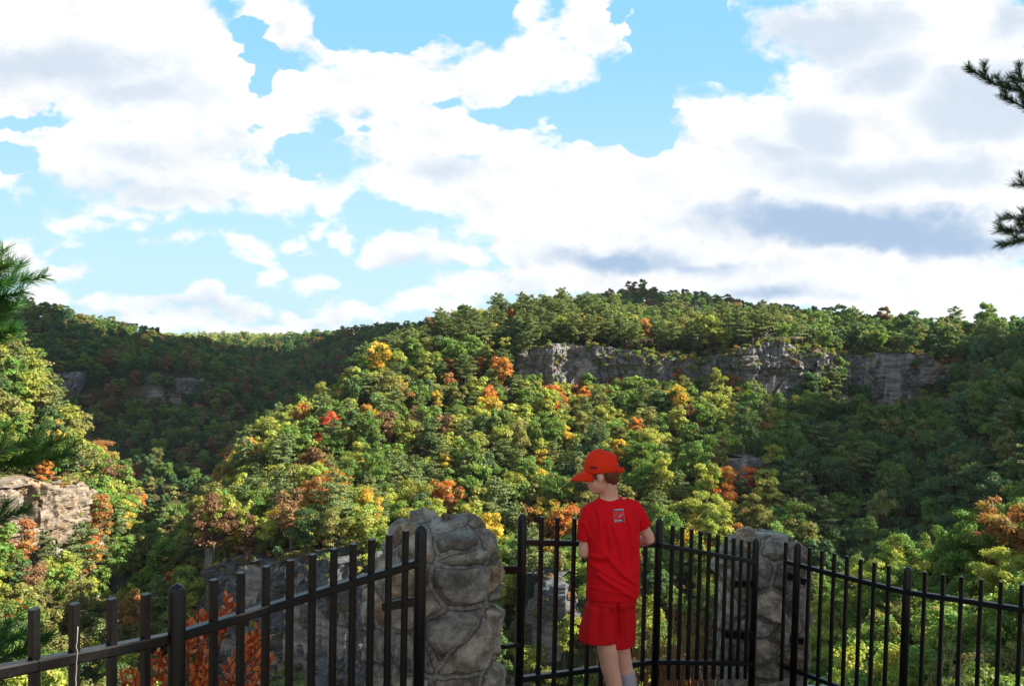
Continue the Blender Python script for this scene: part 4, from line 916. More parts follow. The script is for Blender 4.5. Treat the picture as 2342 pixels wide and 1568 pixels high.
grass('reddish dry grass stems rising behind the fence right of the boy', 'dry_grass', [(1560, 1600, 5.7, 30, .15), (1600, 1600, 6.0, 22, .2), (1500, 1600, 5.6, 30, .15), (1425, 1600, 5.3, 35, .1)], None, 3, 120, .5, 1.05, M_dry)
grass('thin straw grass stems between the pickets near the right edge', 'straw_grass', [(2200, 1640, 5.6, 60, .15), (2130, 1640, 5.7, 40, .1)], None, 4, 18, .4, .95, simple('straw', (.42, .33, .18), .7, .1, (3, .3), .001, None, .3))

# ------------------------------------------------------------------ shrub with red leaves behind the left fence
def leaf_verts(c, d, n, L_, W_):
    d = d/np.linalg.norm(d); s_ = np.cross(n, d); s_ /= np.linalg.norm(s_)+1e-9; n2 = np.cross(d, s_)
    out = []
    for f, w in ((0, .06), (.3, .75), (.62, 1.0), (.88, .6), (1.0, .05)):
        m = c+d*L_*f-n2*L_*.12*f*f; out += [m-s_*W_*w+n2*W_*.25*w, m, m+s_*W_*w+n2*W_*.25*w]
    return out
def red_shrub():
    g = np.random.default_rng(77); root = empty('red_leaved_shrub', PD(420, 1900, 3.6), 'shrub with orange red leaves growing behind the left fence', 'shrub')
    V_ = []; F_ = []; rn = []; st = MB(); c0 = 0; base = PD(430, 1760, 3.7)
    tips = [(522, 1362), (505, 1400), (530, 1385), (455, 1400), (440, 1420), (470, 1405), (430, 1425), (590, 1440), (615, 1455), (560, 1470), (600, 1490), (545, 1500), (460, 1500), (480, 1490), (440, 1530), (470, 1530), (360, 1490), (385, 1500), (345, 1510), (400, 1530), (300, 1530), (320, 1545), (280, 1550), (340, 1560), (450, 1560), (500, 1560), (540, 1560), (420, 1580), (580, 1550), (380, 1580), (210, 1575), (240, 1590), (300, 1600), (520, 1530), (620, 1500), (575, 1455), (410, 1470), (505, 1600), (560, 1610), (350, 1620), (430, 1640), (600, 1580)]
    for (tx, ty) in tips:
        dz = g.uniform(3.45, 3.95); T = PD(tx, ty, dz); B_ = base+g.normal(size=3)*np.array([.12, .08, .03]); m1 = B_*.45+T*.55+np.array([g.normal()*.03, 0, -.02]); st.tube([B_, m1, T], [.006, .004, .0015], 5, False)
        n = int(g.integers(22, 36)); dr = (T-m1); dr /= np.linalg.norm(dr)
        for k in range(n):
            f = k/n; p = T-dr*.17*(1-f); a = k*2.4; sd_ = np.cross(dr, [0, 1.0, .1]); sd_ /= np.linalg.norm(sd_); s2 = np.cross(dr, sd_); d = dr*.75+(sd_*math.cos(a)+s2*math.sin(a))*.9*(1.1-f*.5); d = d/np.linalg.norm(d)+g.normal(size=3)*.12
            q = leaf_verts(p, d, g.normal(size=3)+np.array([0, -.5, .6]), g.uniform(.03, .05), g.uniform(.0075, .0115)); V_ += q; r_ = g.random(); rn += [r_]*15
            for u in range(4):
                for w in range(2): F_.append([c0+u*3+w, c0+u*3+w+1, c0+u*3+w+4, c0+u*3+w+3])
            c0 += 15
    m, t = newmat('red_leaf'); rnd = t.n('ShaderNodeAttribute', 'Fac', _attribute_name='rnd'); c = t.ramp(rnd, [(0, (.30, .035, .012)), (.45, (.62, .11, .02)), (.8, (.78, .22, .05)), (1, (.85, .42, .18))])
    surf(t, t.n('ShaderNodeMixShader', i0=.35, i1=principled(t, c, .38, .45), i2=t.n('ShaderNodeBsdfTranslucent', Color=c)))
    part('leaves', np.array(V_), np.array(F_), m, root, True, {'rnd': (rn, 'FLOAT')}); V2, F2 = st.get(); part('stems', V2, F2, simple('shrub_stem', (.09, .06, .05), .8, .2), root)
red_shrub()
# pale dry tendril hanging on a left picket
m = MB(); g_ = np.random.default_rng(2); pts = [PD(178, 1432, 1.95)]+[PD(178-7*f+g_.normal()*.9, 1432+f*190, 1.95-.0*f) for f in np.linspace(.05, 1, 16)]; m.tube(pts, .0013, 6); V_, F_ = m.get(); tag(part('dry_tendril', V_, F_, simple('dry_vine', (.5, .48, .45), .8, .1), None), 'thin pale dry tendril hanging against a picket of the left fence', 'twig')

# ------------------------------------------------------------------ pine trees at the picture's edges: trunks stand outside, sprays reach in
M_needle = leaf_mat('pine_needle', 'fix', (.045, .13, .028), .25)
M_needle_d = leaf_mat('pine_needle_dark', 'fix', (.04, .09, .03), .2)
def spray(mb_st, Vn, Fn, pts, r, nlen, dens, g, up=.5, thick=.0013):
    """needles all round a twig polyline"""
    pts = np.array(pts, float); mb_st.tube(pts, np.linspace(r, r*.4, len(pts)), 6, False)
    seg = np.linalg.norm(np.diff(pts, axis=0), axis=1); L_ = np.concatenate([[0], np.cumsum(seg)]); n = int(L_[-1]*dens); c0 = sum(len(v) for v in Vn)
    s_ = np.sort(g.random(n))*L_[-1]; P = np.stack([np.interp(s_, L_, pts[:, k]) for k in range(3)], -1); T = np.stack([np.interp(s_, L_, np.gradient(pts[:, k])) for k in range(3)], -1); T /= np.linalg.norm(T, axis=1)[:, None]
    d = g.normal(size=(n, 3)); d -= T*np.sum(d*T, 1)[:, None]; d /= np.linalg.norm(d, axis=1)[:, None]; d = d*.75+T*.8+np.array([0, 0, up*.3]); d /= np.linalg.norm(d, axis=1)[:, None]
    ln = nlen*g.uniform(.7, 1.15, n)[:, None]; sd_ = np.cross(d, g.normal(size=(n, 3))); sd_ /= np.linalg.norm(sd_, axis=1)[:, None]; w = thick*nlen/.05
    V_ = np.stack([P-sd_*w, P+sd_*w, P+d*ln+sd_*w*.4, P+d*ln-sd_*w*.4], 1).reshape(-1, 3); Vn.append(V_); Fn.append(np.arange(n*4).reshape(-1, 4)+c0)
def edge_pine(label, trunk, branches, seed, mat, nlen, top, crown=True):
    g = np.random.default_rng(seed); b0 = np.array(trunk, float); root = empty('pine_tree', (b0[0], b0[1], b0[2]), label, 'pine tree')
    m = MB(); m.tube([b0, b0+[.05, 0, 1.5], b0+[0, .05, top*.6], b0+[.02, 0, top]], [.13, .11, .07, .02], 12); V_, F_ = m.get(); part('trunk', V_, F_, M_bark, root)
    for br in branches:
        st = MB(); Vn, Fn = [], []; main = [np.array(q) for q in br]; attach = main[0]
        tz = np.array([b0[0], b0[1], attach[2]-.15]); st.tube([tz, tz*.4+attach*.6+np.array([0, 0, .02]), attach], [.022, .013, .007], 6, False)
        spray(st, Vn, Fn, main, .006, nlen, 1400/(nlen/.05)**.5, g)
        M_ = np.array(main); L_ = np.linalg.norm(M_[-1]-M_[0]); nt = max(3, int(L_/.075))
        for k in range(nt):
            f = (k+.3)/nt; p = M_[0]*(1-f)+M_[-1]*f if len(M_) == 2 else np.array([np.interp(f*(len(M_)-1), range(len(M_)), M_[:, q]) for q in range(3)])
            dr = (M_[-1]-M_[0])/L_; sg = 1 if k % 2 else -1; sd_ = np.cross(dr, [0, 1, 0]); sd_ = sd_/np.linalg.norm(sd_); sd_ *= np.sign(sd_[2]); dd_ = dr*.75+sd_*(.75 if sg > 0 else -.35)+np.array([0, g.normal()*.5, .1]); dd_ /= np.linalg.norm(dd_); l2 = g.uniform(.07, .15)*(1.1-.5*f)
            spray(st, Vn, Fn, [p, p+dd_*l2*.5+[0, 0, .004], p+dd_*l2+[0, 0, .02]], .003, nlen, 1500/(nlen/.05)**.5, g)
        V_, F_ = st.get(); b_ = part('branch', V_, F_, M_bark, root); n_ = np.concatenate(Vn); rn = np.repeat(g.random(len(n_)//4), 4); part('needles', n_, np.concatenate(Fn), mat, b_, False, {'rnd': (rn, 'FLOAT')})
    return root
D1 = 3.4
edge_pine('pine whose green sprays reach in at the left edge', (-3.35, 3.3, -2.6), [
    [PD(-60, 660, D1), PD(0, 652, D1), PD(35, 643, D1+.05), PD(62, 634, D1+.1)], [PD(-60, 645, D1), PD(-10, 622, D1), PD(14, 612, D1)], [PD(-60, 700, D1), PD(-10, 685, D1), PD(16, 672, D1)], [PD(-70, 740, D1), PD(-20, 720, D1), PD(22, 700, D1)],
    [PD(-70, 780, D1), PD(-10, 770, D1), PD(30, 752, D1)],
    [PD(-80, 1080, D1), PD(0, 1062, D1), PD(90, 1050, D1), PD(170, 1040, D1+.05)], [PD(-60, 1050, D1-.1), PD(10, 1030, D1-.1), PD(60, 1012, D1)], [PD(20, 1055, D1+.1), PD(80, 1030, D1+.1), PD(118, 1010, D1+.1)],
    [PD(-80, 1205, D1), PD(0, 1190, D1), PD(52, 1165, D1)],
    [PD(-80, 1540, D1), PD(0, 1510, D1), PD(60, 1480, D1), PD(110, 1455, D1)], [PD(-80, 1480, D1-.1), PD(0, 1470, D1-.1), PD(55, 1450, D1-.1)]], 3, M_needle, .06, 4.2)
D2 = 5.2
edge_pine('pine whose dark sprays reach in at the right edge', (4.55, 5.0, -2.8), [
    [PD(2440, 260, D2), PD(2342, 212, D2), PD(2280, 195, D2), PD(2215, 158, D2)], [PD(2440, 300, D2), PD(2350, 250, D2), PD(2290, 218, D2)], [PD(2420, 230, D2), PD(2345, 190, D2), PD(2325, 165, D2)],
    [PD(2440, 430, D2), PD(2380, 430, D2), PD(2318, 420, D2)],
    [PD(2440, 500, D2), PD(2360, 510, D2), PD(2305, 492, D2)], [PD(2440, 540, D2), PD(2350, 530, D2), PD(2280, 528, D2)], [PD(2440, 560, D2), PD(2350, 545, D2), PD(2295, 562, D2)],
    [PD(2440, 930, D2), PD(2360, 905, D2), PD(2318, 895, D2)], [PD(2440, 990, D2), PD(2370, 975, D2), PD(2325, 968, D2)]], 4, M_needle_d, .055, 6.5)
# small built things on the spur
M_wood = simple('weathered_wood', (.38, .30, .22), .85, .1, (8, .3), .01)
def rail(label, A, B_, r, npost, hh):
    a, b = PR(*A, r), PR(*B_, r); a[2] += .2; root = empty('wooden_railing', a, label, 'railing')
    for k in range(npost): c = a+(b-a)*k/(npost-1); m = MB(); m.tube([c-[0, 0, 1.2], c+[0, 0, hh]], .13, 6); V_, F_ = m.get(); part('post', V_, F_, M_wood, root)
    for z_ in (.5, .95): m = MB(); m.box(a+[0, 0, hh*z_], b+[0, 0, hh*z_], .12, .16); V_, F_ = m.get(); part('rail', V_, F_, M_wood, root)
rail('short wooden railing at the cliff top under the summit pines', (1432, 786), (1492, 782), 300.5, 5, 1.3)
rail('long thin wooden railing at the cliff top near the dark bowl', (1722, 780), (1835, 777), 300.5, 9, 1.2)
def wall(label, A, B_, r, hh):
    a, b = PR(*A, r), PR(*B_, r); n = 22; g = np.random.default_rng(8); m = MB()
    for row in range(6):
        x = 0.0
        while x < 1: w_ = g.uniform(.10, .2); p0 = a+(b-a)*x; p1 = a+(b-a)*min(x+w_*.93, 1); zz = -hh+row*hh/6+.25; m.box(p0+[0, g.uniform(-.2, .2), zz], p1+[0, g.uniform(-.2, .2), zz], 1.2, hh/6*.95); x += w_
    V_, F_ = m.get(); o = part('stone_wall', V_, F_, M_cliff, None, False); tag(o, label, 'wall')
wall('small grey stone overlook wall high on the left flank of the spur', (800, 836), (846, 838), 300, 6.0)
# broadleaf tree right of the overlook whose crown shades the fence and the boy
def shade_tree(label, base, H_, R_, seed, n):
    (V, Fq, rnd), (TV, TF) = broad(seed, H_, R_, 46, n, .085, .22, .8); root = empty('broadleaf_tree', base, label, 'tree')
    o = put('crown', mesh_np('crown', V, Fq, M_leaf, False, {'rnd': (rnd, 'FLOAT')}), root); o.color = GREEN+(1,); put('trunk', mesh_np('trunk', TV, TF, M_bark), root)
shade_tree('leafy tree right of the overlook, outside the picture', (10.2, 5.2, -3), 12.5, 4.3, 101, 60000)
# air between the overlook and the far hills
mb = MB(); V_ = np.array([(x, y, z) for x in (-1500, 1700) for y in (-60, 3700) for z in (-425, 95)], float)
F_ = np.array([(0, 1, 3, 2), (4, 6, 7, 5), (0, 4, 5, 1), (2, 3, 7, 6), (0, 2, 6, 4), (1, 5, 7, 3)]); Mh = bpy.data.materials.new('haze'); Mh.use_nodes = True; t_ = NT(Mh.node_tree)
vp = t_.n('ShaderNodeVolumePrincipled', Color=(.78, .88, 1, 1), Density=HAZE, Anisotropy=.3); t_.nt.links.new(vp, t_.nt.nodes.new('ShaderNodeOutputMaterial').inputs['Volume'])
tag(put('haze', mesh_np('haze', V_, F_, Mh, False)), 'thin blue autumn haze over the canyon', 'haze', kind='stuff')
#@@BOY
# ------------------------------------------------------------------ the boy
DB = 4.3
def B(px, py, dy=0.0): return PD(px, py, DB+dy)
ux, uy, uz = Rt, Fw, Up
mpp = DB/FP                                             # metres per photo pixel at the boy
fr = PD(1428, 1651, DB+.10); person = empty('person', (fr[0], fr[1], fr[2]), 'boy in orange red cap, red shirt and red shorts leaning on the fence', 'person')
def limb(mb, pts, rad, n=16): mb.tube(pts, rad, n)
body = MB()
# trunk, neck
body.loft([(B(1402, 1395, .02), ux*.112, uy*.078), (B(1402, 1340, .02), ux*.118, uy*.085), (B(1402, 1270, .04), ux*.115, uy*.085), (B(1399, 1200, .07), ux*.118, uy*.08), (B(1396, 1165, .09), ux*.10, uy*.062), (B(1394, 1145, .10), ux*.062, uy*.05)], 24, 2.1)
limb(body, [B(1394, 1150, .09), B(1393, 1128, .085), B(1390, 1105, .07), B(1384, 1085, .06)], [.060, .050, .050, .052])
# head, turned left and away, chin down
hf = -ux*.96+uy*.20-uz*.19; hf /= np.linalg.norm(hf); hs = np.cross(uz, hf); hs /= np.linalg.norm(hs); hu = np.cross(hf, hs)
HM = np.stack([hf, hs, hu], 1); HC = B(1377, 1076, .05)
def h(f, s, u): return HC+hf*f+hs*s+hu*u
body.ell(h(-.004, 0, .008), (.096, .074, .086), 28, HM)
body.ell(h(.038, 0, -.050), (.058, .056, .066), 24, HM)
body.ell(h(.050, 0, -.092), (.036, .036, .030), 20, HM)
body.ell(h(.068, 0, -.106), (.020, .022, .017), 16, HM)
body.ell(h(.066, 0, -.004), (.028, .050, .020), 16, HM)
limb(body, [h(.086, 0, -.010), h(.098, 0, -.028), h(.112, 0, -.048)], [.007, .009, .0115], 10)
body.ell(h(.096, 0, -.053), (.014, .015, .009), 12, HM)
body.ell(h(.085, 0, -.074), (.014, .022, .007), 12, HM); body.ell(h(.083, 0, -.085), (.013, .019, .007), 12, HM)
for sg in (1, -1):
    body.ell(h(.050, sg*.034, -.036), (.026, .020, .022), 12, HM)
# ears
for sg in (1, -1):
    c = h(.010, sg*.074, -.028); E = np.stack([hf*.95+hs*sg*(-.25), hs*sg, hu], 1)
    body.ell(c, (.0165, .009, .030), 16, E)
# arms
limb(body, [B(1352, 1185, .08), B(1342, 1220, .07), B(1337, 1258, .06)], [.034, .036, .037])
body.ell(B(1337, 1262, .06), (.037, .037, .035), 16)
limb(body, [B(1337, 1261, .06), B(1348, 1258, .18), B(1362, 1250, .30), B(1370, 1243, .36)], [.038, .036, .026, .022])
limb(body, [B(1446, 1172, .11), B(1468, 1200, .14), B(1485, 1230, .16)], [.034, .036, .033])
body.ell(B(1484, 1232, .16), (.034, .034, .032), 16)
limb(body, [B(1484, 1231, .16), B(1470, 1236, .26), B(1455, 1238, .37), B(1448, 1236, .43)], [.035, .034, .026, .022])
def hand(wrist, dirv, side, upv, sg):
    dirv = dirv/np.linalg.norm(dirv); c = wrist+dirv*.045; M = np.stack([dirv, side, upv], 1); body.ell(c, (.048, .038, .015), 18, M)
    for k, (ln, off) in enumerate(((.064, -.027), (.074, -.009), (.069, .009), (.054, .026))):
        b = wrist+dirv*.078+side*off; p1 = b+dirv*ln*.45-upv*.006; p2 = p1+dirv*ln*.2-upv*ln*.32; p3 = p2-upv*ln*.34-dirv*ln*.06; body.tube([b-dirv*.025, b, p1, p2, p3], [.0085, .0085, .0080, .0074, .0062], 8)
    b = wrist+dirv*.03+side*sg*.030; body.tube([b, b+side*sg*.022+dirv*.018-upv*.008, b+side*sg*.024+dirv*.042-upv*.022], [.0105, .0095, .0075], 8)
hand(B(1370, 1243, .36), uy*.9+ux*.25, ux, uz, 1)
hand(B(1448, 1236, .43), uy*.9-ux*.3, ux, uz, -1)
# legs
limb(body, [B(1384, 1380, .0), B(1387, 1440, -.01), B(1390, 1482, -.02), B(1394, 1520, -.0), B(1404, 1560, .02), B(1413, 1612, .03), B(1416, 1640, .03)], [.070, .066, .058, .052, .046, .036, .034], 20)
limb(body, [B(1422, 1385, .06), B(1424, 1440, .09), B(1421, 1480, .10), B(1428, 1520, .12), B(1436, 1560, .13), B(1443, 1612, .13), B(1445, 1636, .13)], [.045, .052, .050, .046, .043, .034, .033], 20)
for (q, dyy) in ((1416, .03), (1445, .13)):
    f0 = B(q, 1640, dyy); body.tube([f0+uy*(-.045)-uz*.012, f0+uy*.03-uz*.008, f0+uy*.10-uz*.02-ux*.03, f0+uy*.15-uz*.025-ux*.05], [.03, .036, .034, .02], 14)
Vb, Fb, Nb = melt(body, .0055, 4)
o_body = part('body', Vb, Fb, M_skin, person)
# eye (left side of the face is the visible one)
for sg in (1, -1):
    m = MB(); m.ell(h(.073, sg*.031, -.024), (.011, .012, .010), 12, HM); V_, F_ = m.get(); part('eye', V_, F_, M_eye, person)
    m = MB(); m.tube([h(.078, sg*.046, -.008), h(.088, sg*.032, -.003), h(.093, sg*.016, -.006)], [.003, .004, .003], 6); V_, F_ = m.get(); part('eyebrow', V_, F_, M_hair, person)
# hair: cropped back and sides below the cap
m = MB(); m.ell(h(-.034, 0, -.006), (.070, .0765, .070), 28, HM); m.ell(h(-.052, 0, -.040), (.036, .058, .042), 24, HM); m.ell(h(-.056, 0, -.062), (.024, .040, .026), 20, HM)
for sg in (1, -1): m.ell(h(.034, sg*.066, -.006), (.011, .010, .030), 12, HM); m.ell(h(.005, sg*.066, .012), (.04, .014, .02), 12, HM)
V_, F_, N_ = melt(m, .005, 3); V_ = V_+N_*(fbm(V_*np.array([220, 220, 60]), 2)[:, None]*.0009); part('hair', V_, F_, M_hair, person)
# T-shirt
t = MB()
t.loft([(B(1399, 1363, .01), ux*.148, uy*.118), (B(1402, 1340, .01), ux*.150, uy*.117), (B(1404, 1300, .02), ux*.147, uy*.112), (B(1404, 1255, .045), ux*.146, uy*.106), (B(1401, 1215, .065), ux*.155, uy*.106), (B(1398, 1185, .085), ux*.160, uy*.102), (B(1397, 1166, .095), ux*.150, uy*.090), (B(1396, 1152, .10), ux*.118, uy*.078), (B(1395, 1143, .10), ux*.088, uy*.068), (B(1395, 1137, .10), ux*.066, uy*.062)], 40, 2.2)
t.tube([B(1366, 1164, .095), B(1352, 1172, .09), B(1343, 1195, .08), B(1341, 1218, .075), B(1340, 1236, .07)], [.055, .060, .056, .054, .054], 20)
t.tube([B(1430, 1158, .105), B(1446, 1162, .115), B(1458, 1178, .125), B(1466, 1192, .135), B(1472, 1203, .14)], [.055, .057, .053, .049, .049], 20)
Vt, Ft, Nt = melt(t, .0055, 6)
qx = CX+FP*(Vt@Rt)/(Vt@Fw); qy = CY-FP*(Vt@Up)/(Vt@Fw); bk = np.clip(-(Nt@uy)*1.4, 0, 1)
def ridge(x0, y0, x1, y1, w, a, curve=0):
    L_ = math.hypot(x1-x0, y1-y0); dx, dy = (x1-x0)/L_, (y1-y0)/L_; s_ = ((qx-x0)*dx+(qy-y0)*dy)/L_; n_ = -(qx-x0)*dy+(qy-y0)*dx-curve*np.sin(np.clip(s_, 0, 1)*pi)
    return a*np.exp(-(n_/w)**2)*sstep(-.12, .18, s_)*sstep(1.12, .82, s_)
fold = ridge(1352, 1288, 1462, 1352, 5, .013, 6)+ridge(1385, 1262, 1460, 1338, 4.5, .011, 8)+ridge(1360, 1306, 1450, 1364, 5, .008, 3)-ridge(1365, 1300, 1455, 1350, 4, .009, 4)+ridge(1400, 1195, 1425, 1290, 5, .009, -4)+ridge(1425, 1180, 1440, 1290, 4, .008, -3)+ridge(1365, 1160, 1372, 1225, 4, .009, -5)-ridge(1380, 1190, 1395, 1280, 6, .009, 2)+ridge(1445, 1175, 1447, 1260, 4, .007)-ridge(1434, 1185, 1448, 1300, 4, .008)+ridge(1345, 1340, 1450, 1362, 2.5, .003)+ridge(1350, 1270, 1400, 1268, 5, .009, 5)-ridge(1350, 1280, 1395, 1284, 4, .008, 4)+ridge(1440, 1168, 1466, 1190, 3, .006)+ridge(1334, 1190, 1352, 1232, 3, .005)
Vt = Vt+Nt*((fold*1.7)*(.25+.75*bk)+fbm(Vt*np.array([14, 14, 7]), 3)*.0028)[:, None]
shirt = part('tshirt', Vt, Ft, M_shirt, person)
# hem, cuffs and neckband as slightly raised bands
m = MB(); a = np.linspace(0, 2*pi, 41)
m.tube([B(1395, 1137.5, .10)+ux*.066*math.cos(q)+uy*.062*math.sin(q)+uz*(-.004+.008*math.sin(q)) for q in a], .0055, 8, False); V_, F_ = m.get(); part('neckband', V_, F_, M_shirt, shirt)
# shorts
t = MB()
t.loft([(B(1402, 1335, .01), ux*.125, uy*.098), (B(1400, 1372, .01), ux*.138, uy*.112), (B(1396, 1402, .02), ux*.122, uy*.088)], 30, 2.3)
t.loft([(B(1374, 1380, .0), ux*.085, uy*.098), (B(1371, 1420, -.005), ux*.100, uy*.100), (B(1369, 1458, -.01), ux*.113, uy*.102), (B(1369, 1461, -.01), ux*.110, uy*.098)], 30, 2.2)
t.loft([(B(1405, 1372, .025), ux*.118, uy*.112), (B(1409, 1400, .035), ux*.112, uy*.114), (B(1410, 1430, .045), ux*.108, uy*.113), (B(1409, 1466, .05), ux*.104, uy*.108), (B(1409, 1469, .05), ux*.100, uy*.104)], 30, 2.2)
Vs, Fs_, Ns = melt(t, .0055, 5); qx = CX+FP*(Vs@Rt)/(Vs@Fw); qy = CY-FP*(Vs@Up)/(Vs@Fw)
fd = ridge(1360, 1380, 1345, 1455, 6, .008)+ridge(1385, 1385, 1382, 1460, 6, .007)-ridge(1372, 1390, 1364, 1460, 5, .006)+ridge(1402, 1385, 1404, 1462, 5, .006)-ridge(1412, 1375, 1415, 1468, 4, .012)+ridge(1430, 1385, 1432, 1466, 4, .005)
Vs = Vs+Ns*(fd*1.4+fbm(Vs*np.array([12, 12, 6]), 3)*.003)[:, None]; shorts = part('shorts', Vs, Fs_, M_short, person)
m = MB()
def on_back(mb_, px_, py_, w, hgt, src_V, off=.0035, rot=0, n=6):
    """small printed rectangle laid on the cloth, following it"""
    sx = CX+FP*(src_V@Rt)/(src_V@Fw); sy = CY-FP*(src_V@Up)/(src_V@Fw); dep = src_V@Fw; near = dep < DB+.06
    P_ = []
    for i_ in range(n+1):
        for j_ in range(n+1):
            a_ = (i_/n-.5)*w; b_ = (j_/n-.5)*hgt; X_ = px_+a_*math.cos(rot)-b_*math.sin(rot); Y_ = py_+a_*math.sin(rot)+b_*math.cos(rot)
            d2 = (sx-X_)**2+(sy-Y_)**2; q = np.argsort(d2+np.where(near, 0, 1e6))[:6]; P_.append(PD(X_, Y_, dep[q].mean()-off))
    P_ = np.array(P_); i_ = np.arange(n)[:, None]*(n+1); j_ = np.arange(n)[None]; mb_.add(P_, np.stack([i_+j_, i_+j_+1, i_+n+2+j_, i_+n+1+j_], -1).reshape(-1, 4))
def patch(name, mat, rects, src, parent, off):
    m = MB()
    for r_ in rects: on_back(m, *r_[:4], src, off, r_[4] if len(r_) > 4 else 0, r_[5] if len(r_) > 5 else 4)
    V_, F_ = m.get(); return part(name, V_, F_, mat, parent, False)
rt = .09
lx, ly = 1415.5, 1178
patch('badge_frame', M_dark, [(lx, ly, 22.5, 28.5, -rt, 6)], Vt, shirt, .0030)
patch('badge_rim', M_white, [(lx+1.2, ly+14.2, 22.5, .5, -rt), (lx-1.2, ly-14.2, 22.5, .5, -rt), (lx-11.2, ly, .5, 28, -rt), (lx+11.2, ly, .5, 28, -rt)], Vt, shirt, .0040)
patch('badge_field', M_logo, [(lx-.1, ly-.1, 20, 20, -rt, 6)], Vt, shirt, .0040)
patch('badge_lettering', M_white, [(lx-8.6+k*2.15+rt*11, ly-12.2-k*.18, 1.45, 2.3, -rt, 1) for k in range(9)]+[(lx-7.8+k*2.2-rt*11, ly+12.2-k*.18, 1.6, 2.6, -rt, 1) for k in range(8)], Vt, shirt, .0048)
# curved tick mark
sw = [(-8.5, -1), (-8.6, 2.5), (-7.2, 5), (-4.5, 5.6), (0, 3), (5, -.5), (9, -4.5)]; wd = [.5, 2.6, 3.6, 3.4, 2.5, 1.5, .3]; m = MB(); dep = np.median((Vt@Fw)[(np.abs(CX+FP*(Vt@Rt)/(Vt@Fw)-lx) < 6) & (np.abs(CY-FP*(Vt@Up)/(Vt@Fw)-ly) < 6) & ((Vt@Fw) < DB+.06)])
Vv = []
for (x_, y_), w_ in zip(sw, wd): Vv += [PD(lx+x_, ly+y_-w_*.6, dep-.007), PD(lx+x_+w_*.2, ly+y_+w_*.6, dep-.007)]
part('badge_tick', np.array(Vv), np.array([(2*k, 2*k+1, 2*k+3, 2*k+2) for k in range(len(sw)-1)]), M_white, shirt, False)
patch('leg_emblem', M_white, [(1329, 1436, 3.6, 1.1, .1, 1), (1334, 1436.6, 3.6, 1.1, -.1, 1), (1331.5, 1438.6, 7, .8, .05, 1)], Vs, shorts, .004)
# sock on the right leg (the left one is further down)
m = MB(); m.tube([B(1430, 1531, .125), B(1433, 1545, .13), B(1436, 1560, .13), B(1440, 1590, .13), B(1443, 1612, .13), B(1445, 1634, .13)], [.047, .050, .049, .044, .040, .038], 20, True)
V_, F_ = m.get(); V_ = V_+ (V_-V_.mean(0))*0; part('sock', V_+fbm(V_*40, 2)[:, None]*.002, F_, M_sock, person)
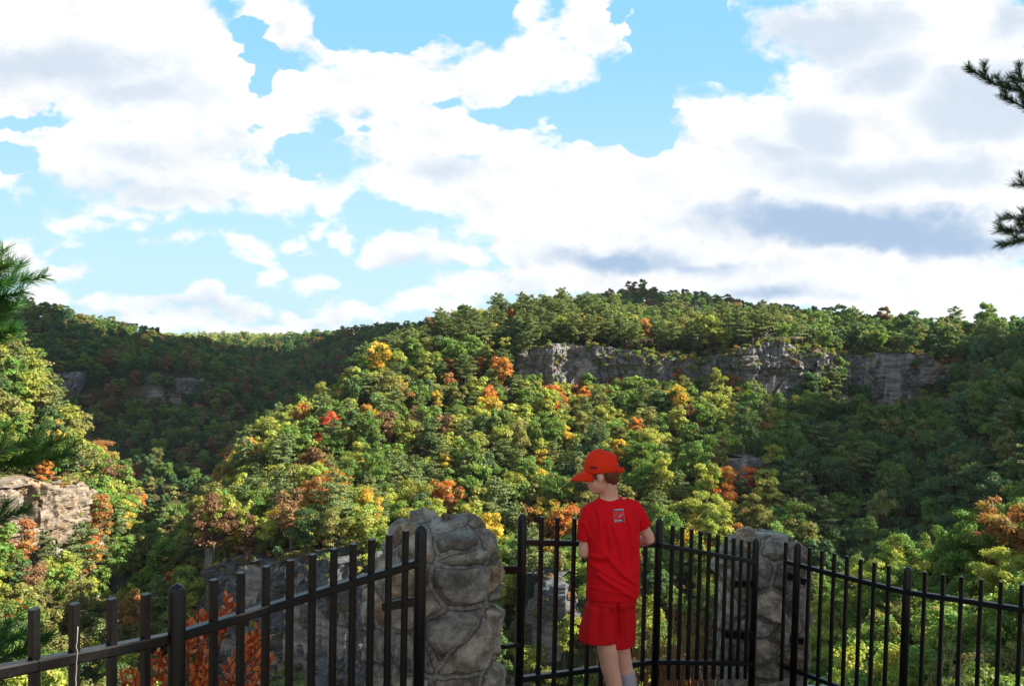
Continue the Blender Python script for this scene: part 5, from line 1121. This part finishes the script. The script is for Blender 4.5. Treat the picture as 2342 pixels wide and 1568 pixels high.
# cap
def cap():
    cu = uz*1.0+hf*.06; cu /= np.linalg.norm(cu); cf = hf-cu*(hf@cu); cf /= np.linalg.norm(cf); cs = np.cross(cu, cf); C0 = B(1377.5, 1077, .05)
    n, r_ = 64, 24; Vc = []; 
    for k in range(r_):
        f = k/(r_-1); ang = f*pi/2; z = math.sin(ang)**.92*.118; rr_ = math.cos(ang)**.72 if f < 1 else .001
        for q in range(n):
            a_ = q/n*2*pi; c_, s_ = math.cos(a_), math.sin(a_); rx = .106 if c_ < 0 else .100; seam = 1-.012*math.exp(-((((a_*3/pi) % 1)-.5)**2-.25)**2*0)*0
            bulge = 1+.03*math.sin(min(f*3, 1)*pi); top = .012*c_*math.sin(ang)
            gv = abs((((a_+pi/6)*3/pi) % 1)-.5)*2; sm = -.0016*math.exp(-((1-gv)/.06)**2)
            rad = max(rr_*bulge, .001); Vc.append(C0+cf*(c_*rx*rad+sm*c_)+cs*(s_*.083*rad+sm*s_)+cu*(z+top*.6-.006*(1-f)*c_))
    Vc = np.array(Vc); Fc = []
    for k in range(r_-1):
        for q in range(n):
            a_ = (q+.5)/n*360; f = (k+.5)/(r_-1)
            if ((a_-180)/33)**2+(f/.5)**2 < 1 and f > .09: continue          # the opening over the strap
            q2 = (q+1) % n; Fc.append((k*n+q, k*n+q2, (k+1)*n+q2, (k+1)*n+q))
    me = mesh_np('cap_crown', Vc, np.array(Fc), M_cap); ob = bpy.data.objects.new('tmp', me); COL.objects.link(ob); so_ = ob.modifiers.new('s', 'SOLIDIFY'); so_.thickness = .0025; so_.offset = 1
    dg = bpy.context.evaluated_depsgraph_get(); dg.update(); me2 = bpy.data.meshes.new_from_object(ob.evaluated_get(dg)); bpy.data.objects.remove(ob)
    nv = len(me2.vertices); co = np.empty(nv*3, np.float32); me2.vertices.foreach_get('co', co); V2 = co.reshape(-1, 3); F2 = np.array([list(p.vertices) for p in me2.polygons if len(p.vertices) == 4])
    croot = part('cap', V2, F2, M_cap, person)
    # visor
    Vv = []; nn, mm = 28, 10
    for k in range(mm+1):
        f = k/mm
        for q in range(nn+1):
            a_ = (q/nn-.5)*2; ang = a_*1.12; base = cf*math.cos(ang)*.099+cs*math.sin(ang)*.082; ext = f*.082*max(1-abs(a_)**2.6, 0)
            drop = -.018*f*(1-abs(a_)**2)-.022*a_*a_*min(f*2, 1)*.8-.028*f*f; Vv.append(C0+base+cf*ext+cu*(drop-.001+.006))
    Vv = np.array(Vv); Fv = np.array([(k*(nn+1)+q, k*(nn+1)+q+1, (k+1)*(nn+1)+q+1, (k+1)*(nn+1)+q) for k in range(mm) for q in range(nn)]); nV = len(Vv)
    V3 = np.concatenate([Vv, Vv-cu*.004]); rim = [q for q in range(nn+1)]+[(k)*(nn+1)+nn for k in range(1, mm+1)]+[mm*(nn+1)+q for q in range(nn-1, -1, -1)]+[k*(nn+1) for k in range(mm-1, 0, -1)]
    Fr = np.array([(rim[k], rim[(k+1) % len(rim)], rim[(k+1) % len(rim)]+nV, rim[k]+nV) for k in range(len(rim))]); part('visor', V3, np.concatenate([Fv, Fv[:, ::-1]+nV, Fr]), M_cap, croot)
    m = MB(); m.ell(C0+cu*.123, (.008, .008, .005), 12); V_, F_ = m.get(); part('button', V_, F_, M_cap, croot)
    Vv = []
    for q in range(15):
        a_ = pi+(q/14-.5)*1.35; sw_ = .010*math.cos((q/14-.5)*pi); p = C0+cf*math.cos(a_)*(.112+sw_)+cs*math.sin(a_)*(.090+sw_)
        Vv += [p-cu*.004, p+cu*.017, p+cu*.017-cf*.002, p-cu*.004-cf*.002]
    Vv = np.array(Vv); Fv = np.array([(4*k+q, 4*k+(q+1) % 4, 4*k+4+(q+1) % 4, 4*k+4+q) for k in range(14) for q in range(4)]); part('strap', Vv, Fv, M_cap, croot)
    m = MB(); pc = [C0+cf*(math.cos(a_)*.101+.0)*1.045+cs*math.sin(a_)*.083*1.045+cu*.036 for a_ in np.linspace(.98, 1.28, 6)]; side = 1 if (cs@uy) < 0 else -1
    pc = [C0+cf*math.cos(a_)*.1075+cs*side*math.sin(a_)*.0905+cu*.035 for a_ in np.linspace(.98, 1.36, 6)]
    for k in range(5): m.box(pc[k]*.88+pc[k+1]*.12, pc[k]*.12+pc[k+1]*.88, .003, .009)
    V_, F_ = m.get(); part('side_lettering', V_, F_, M_dark, croot)
cap()
#@@END
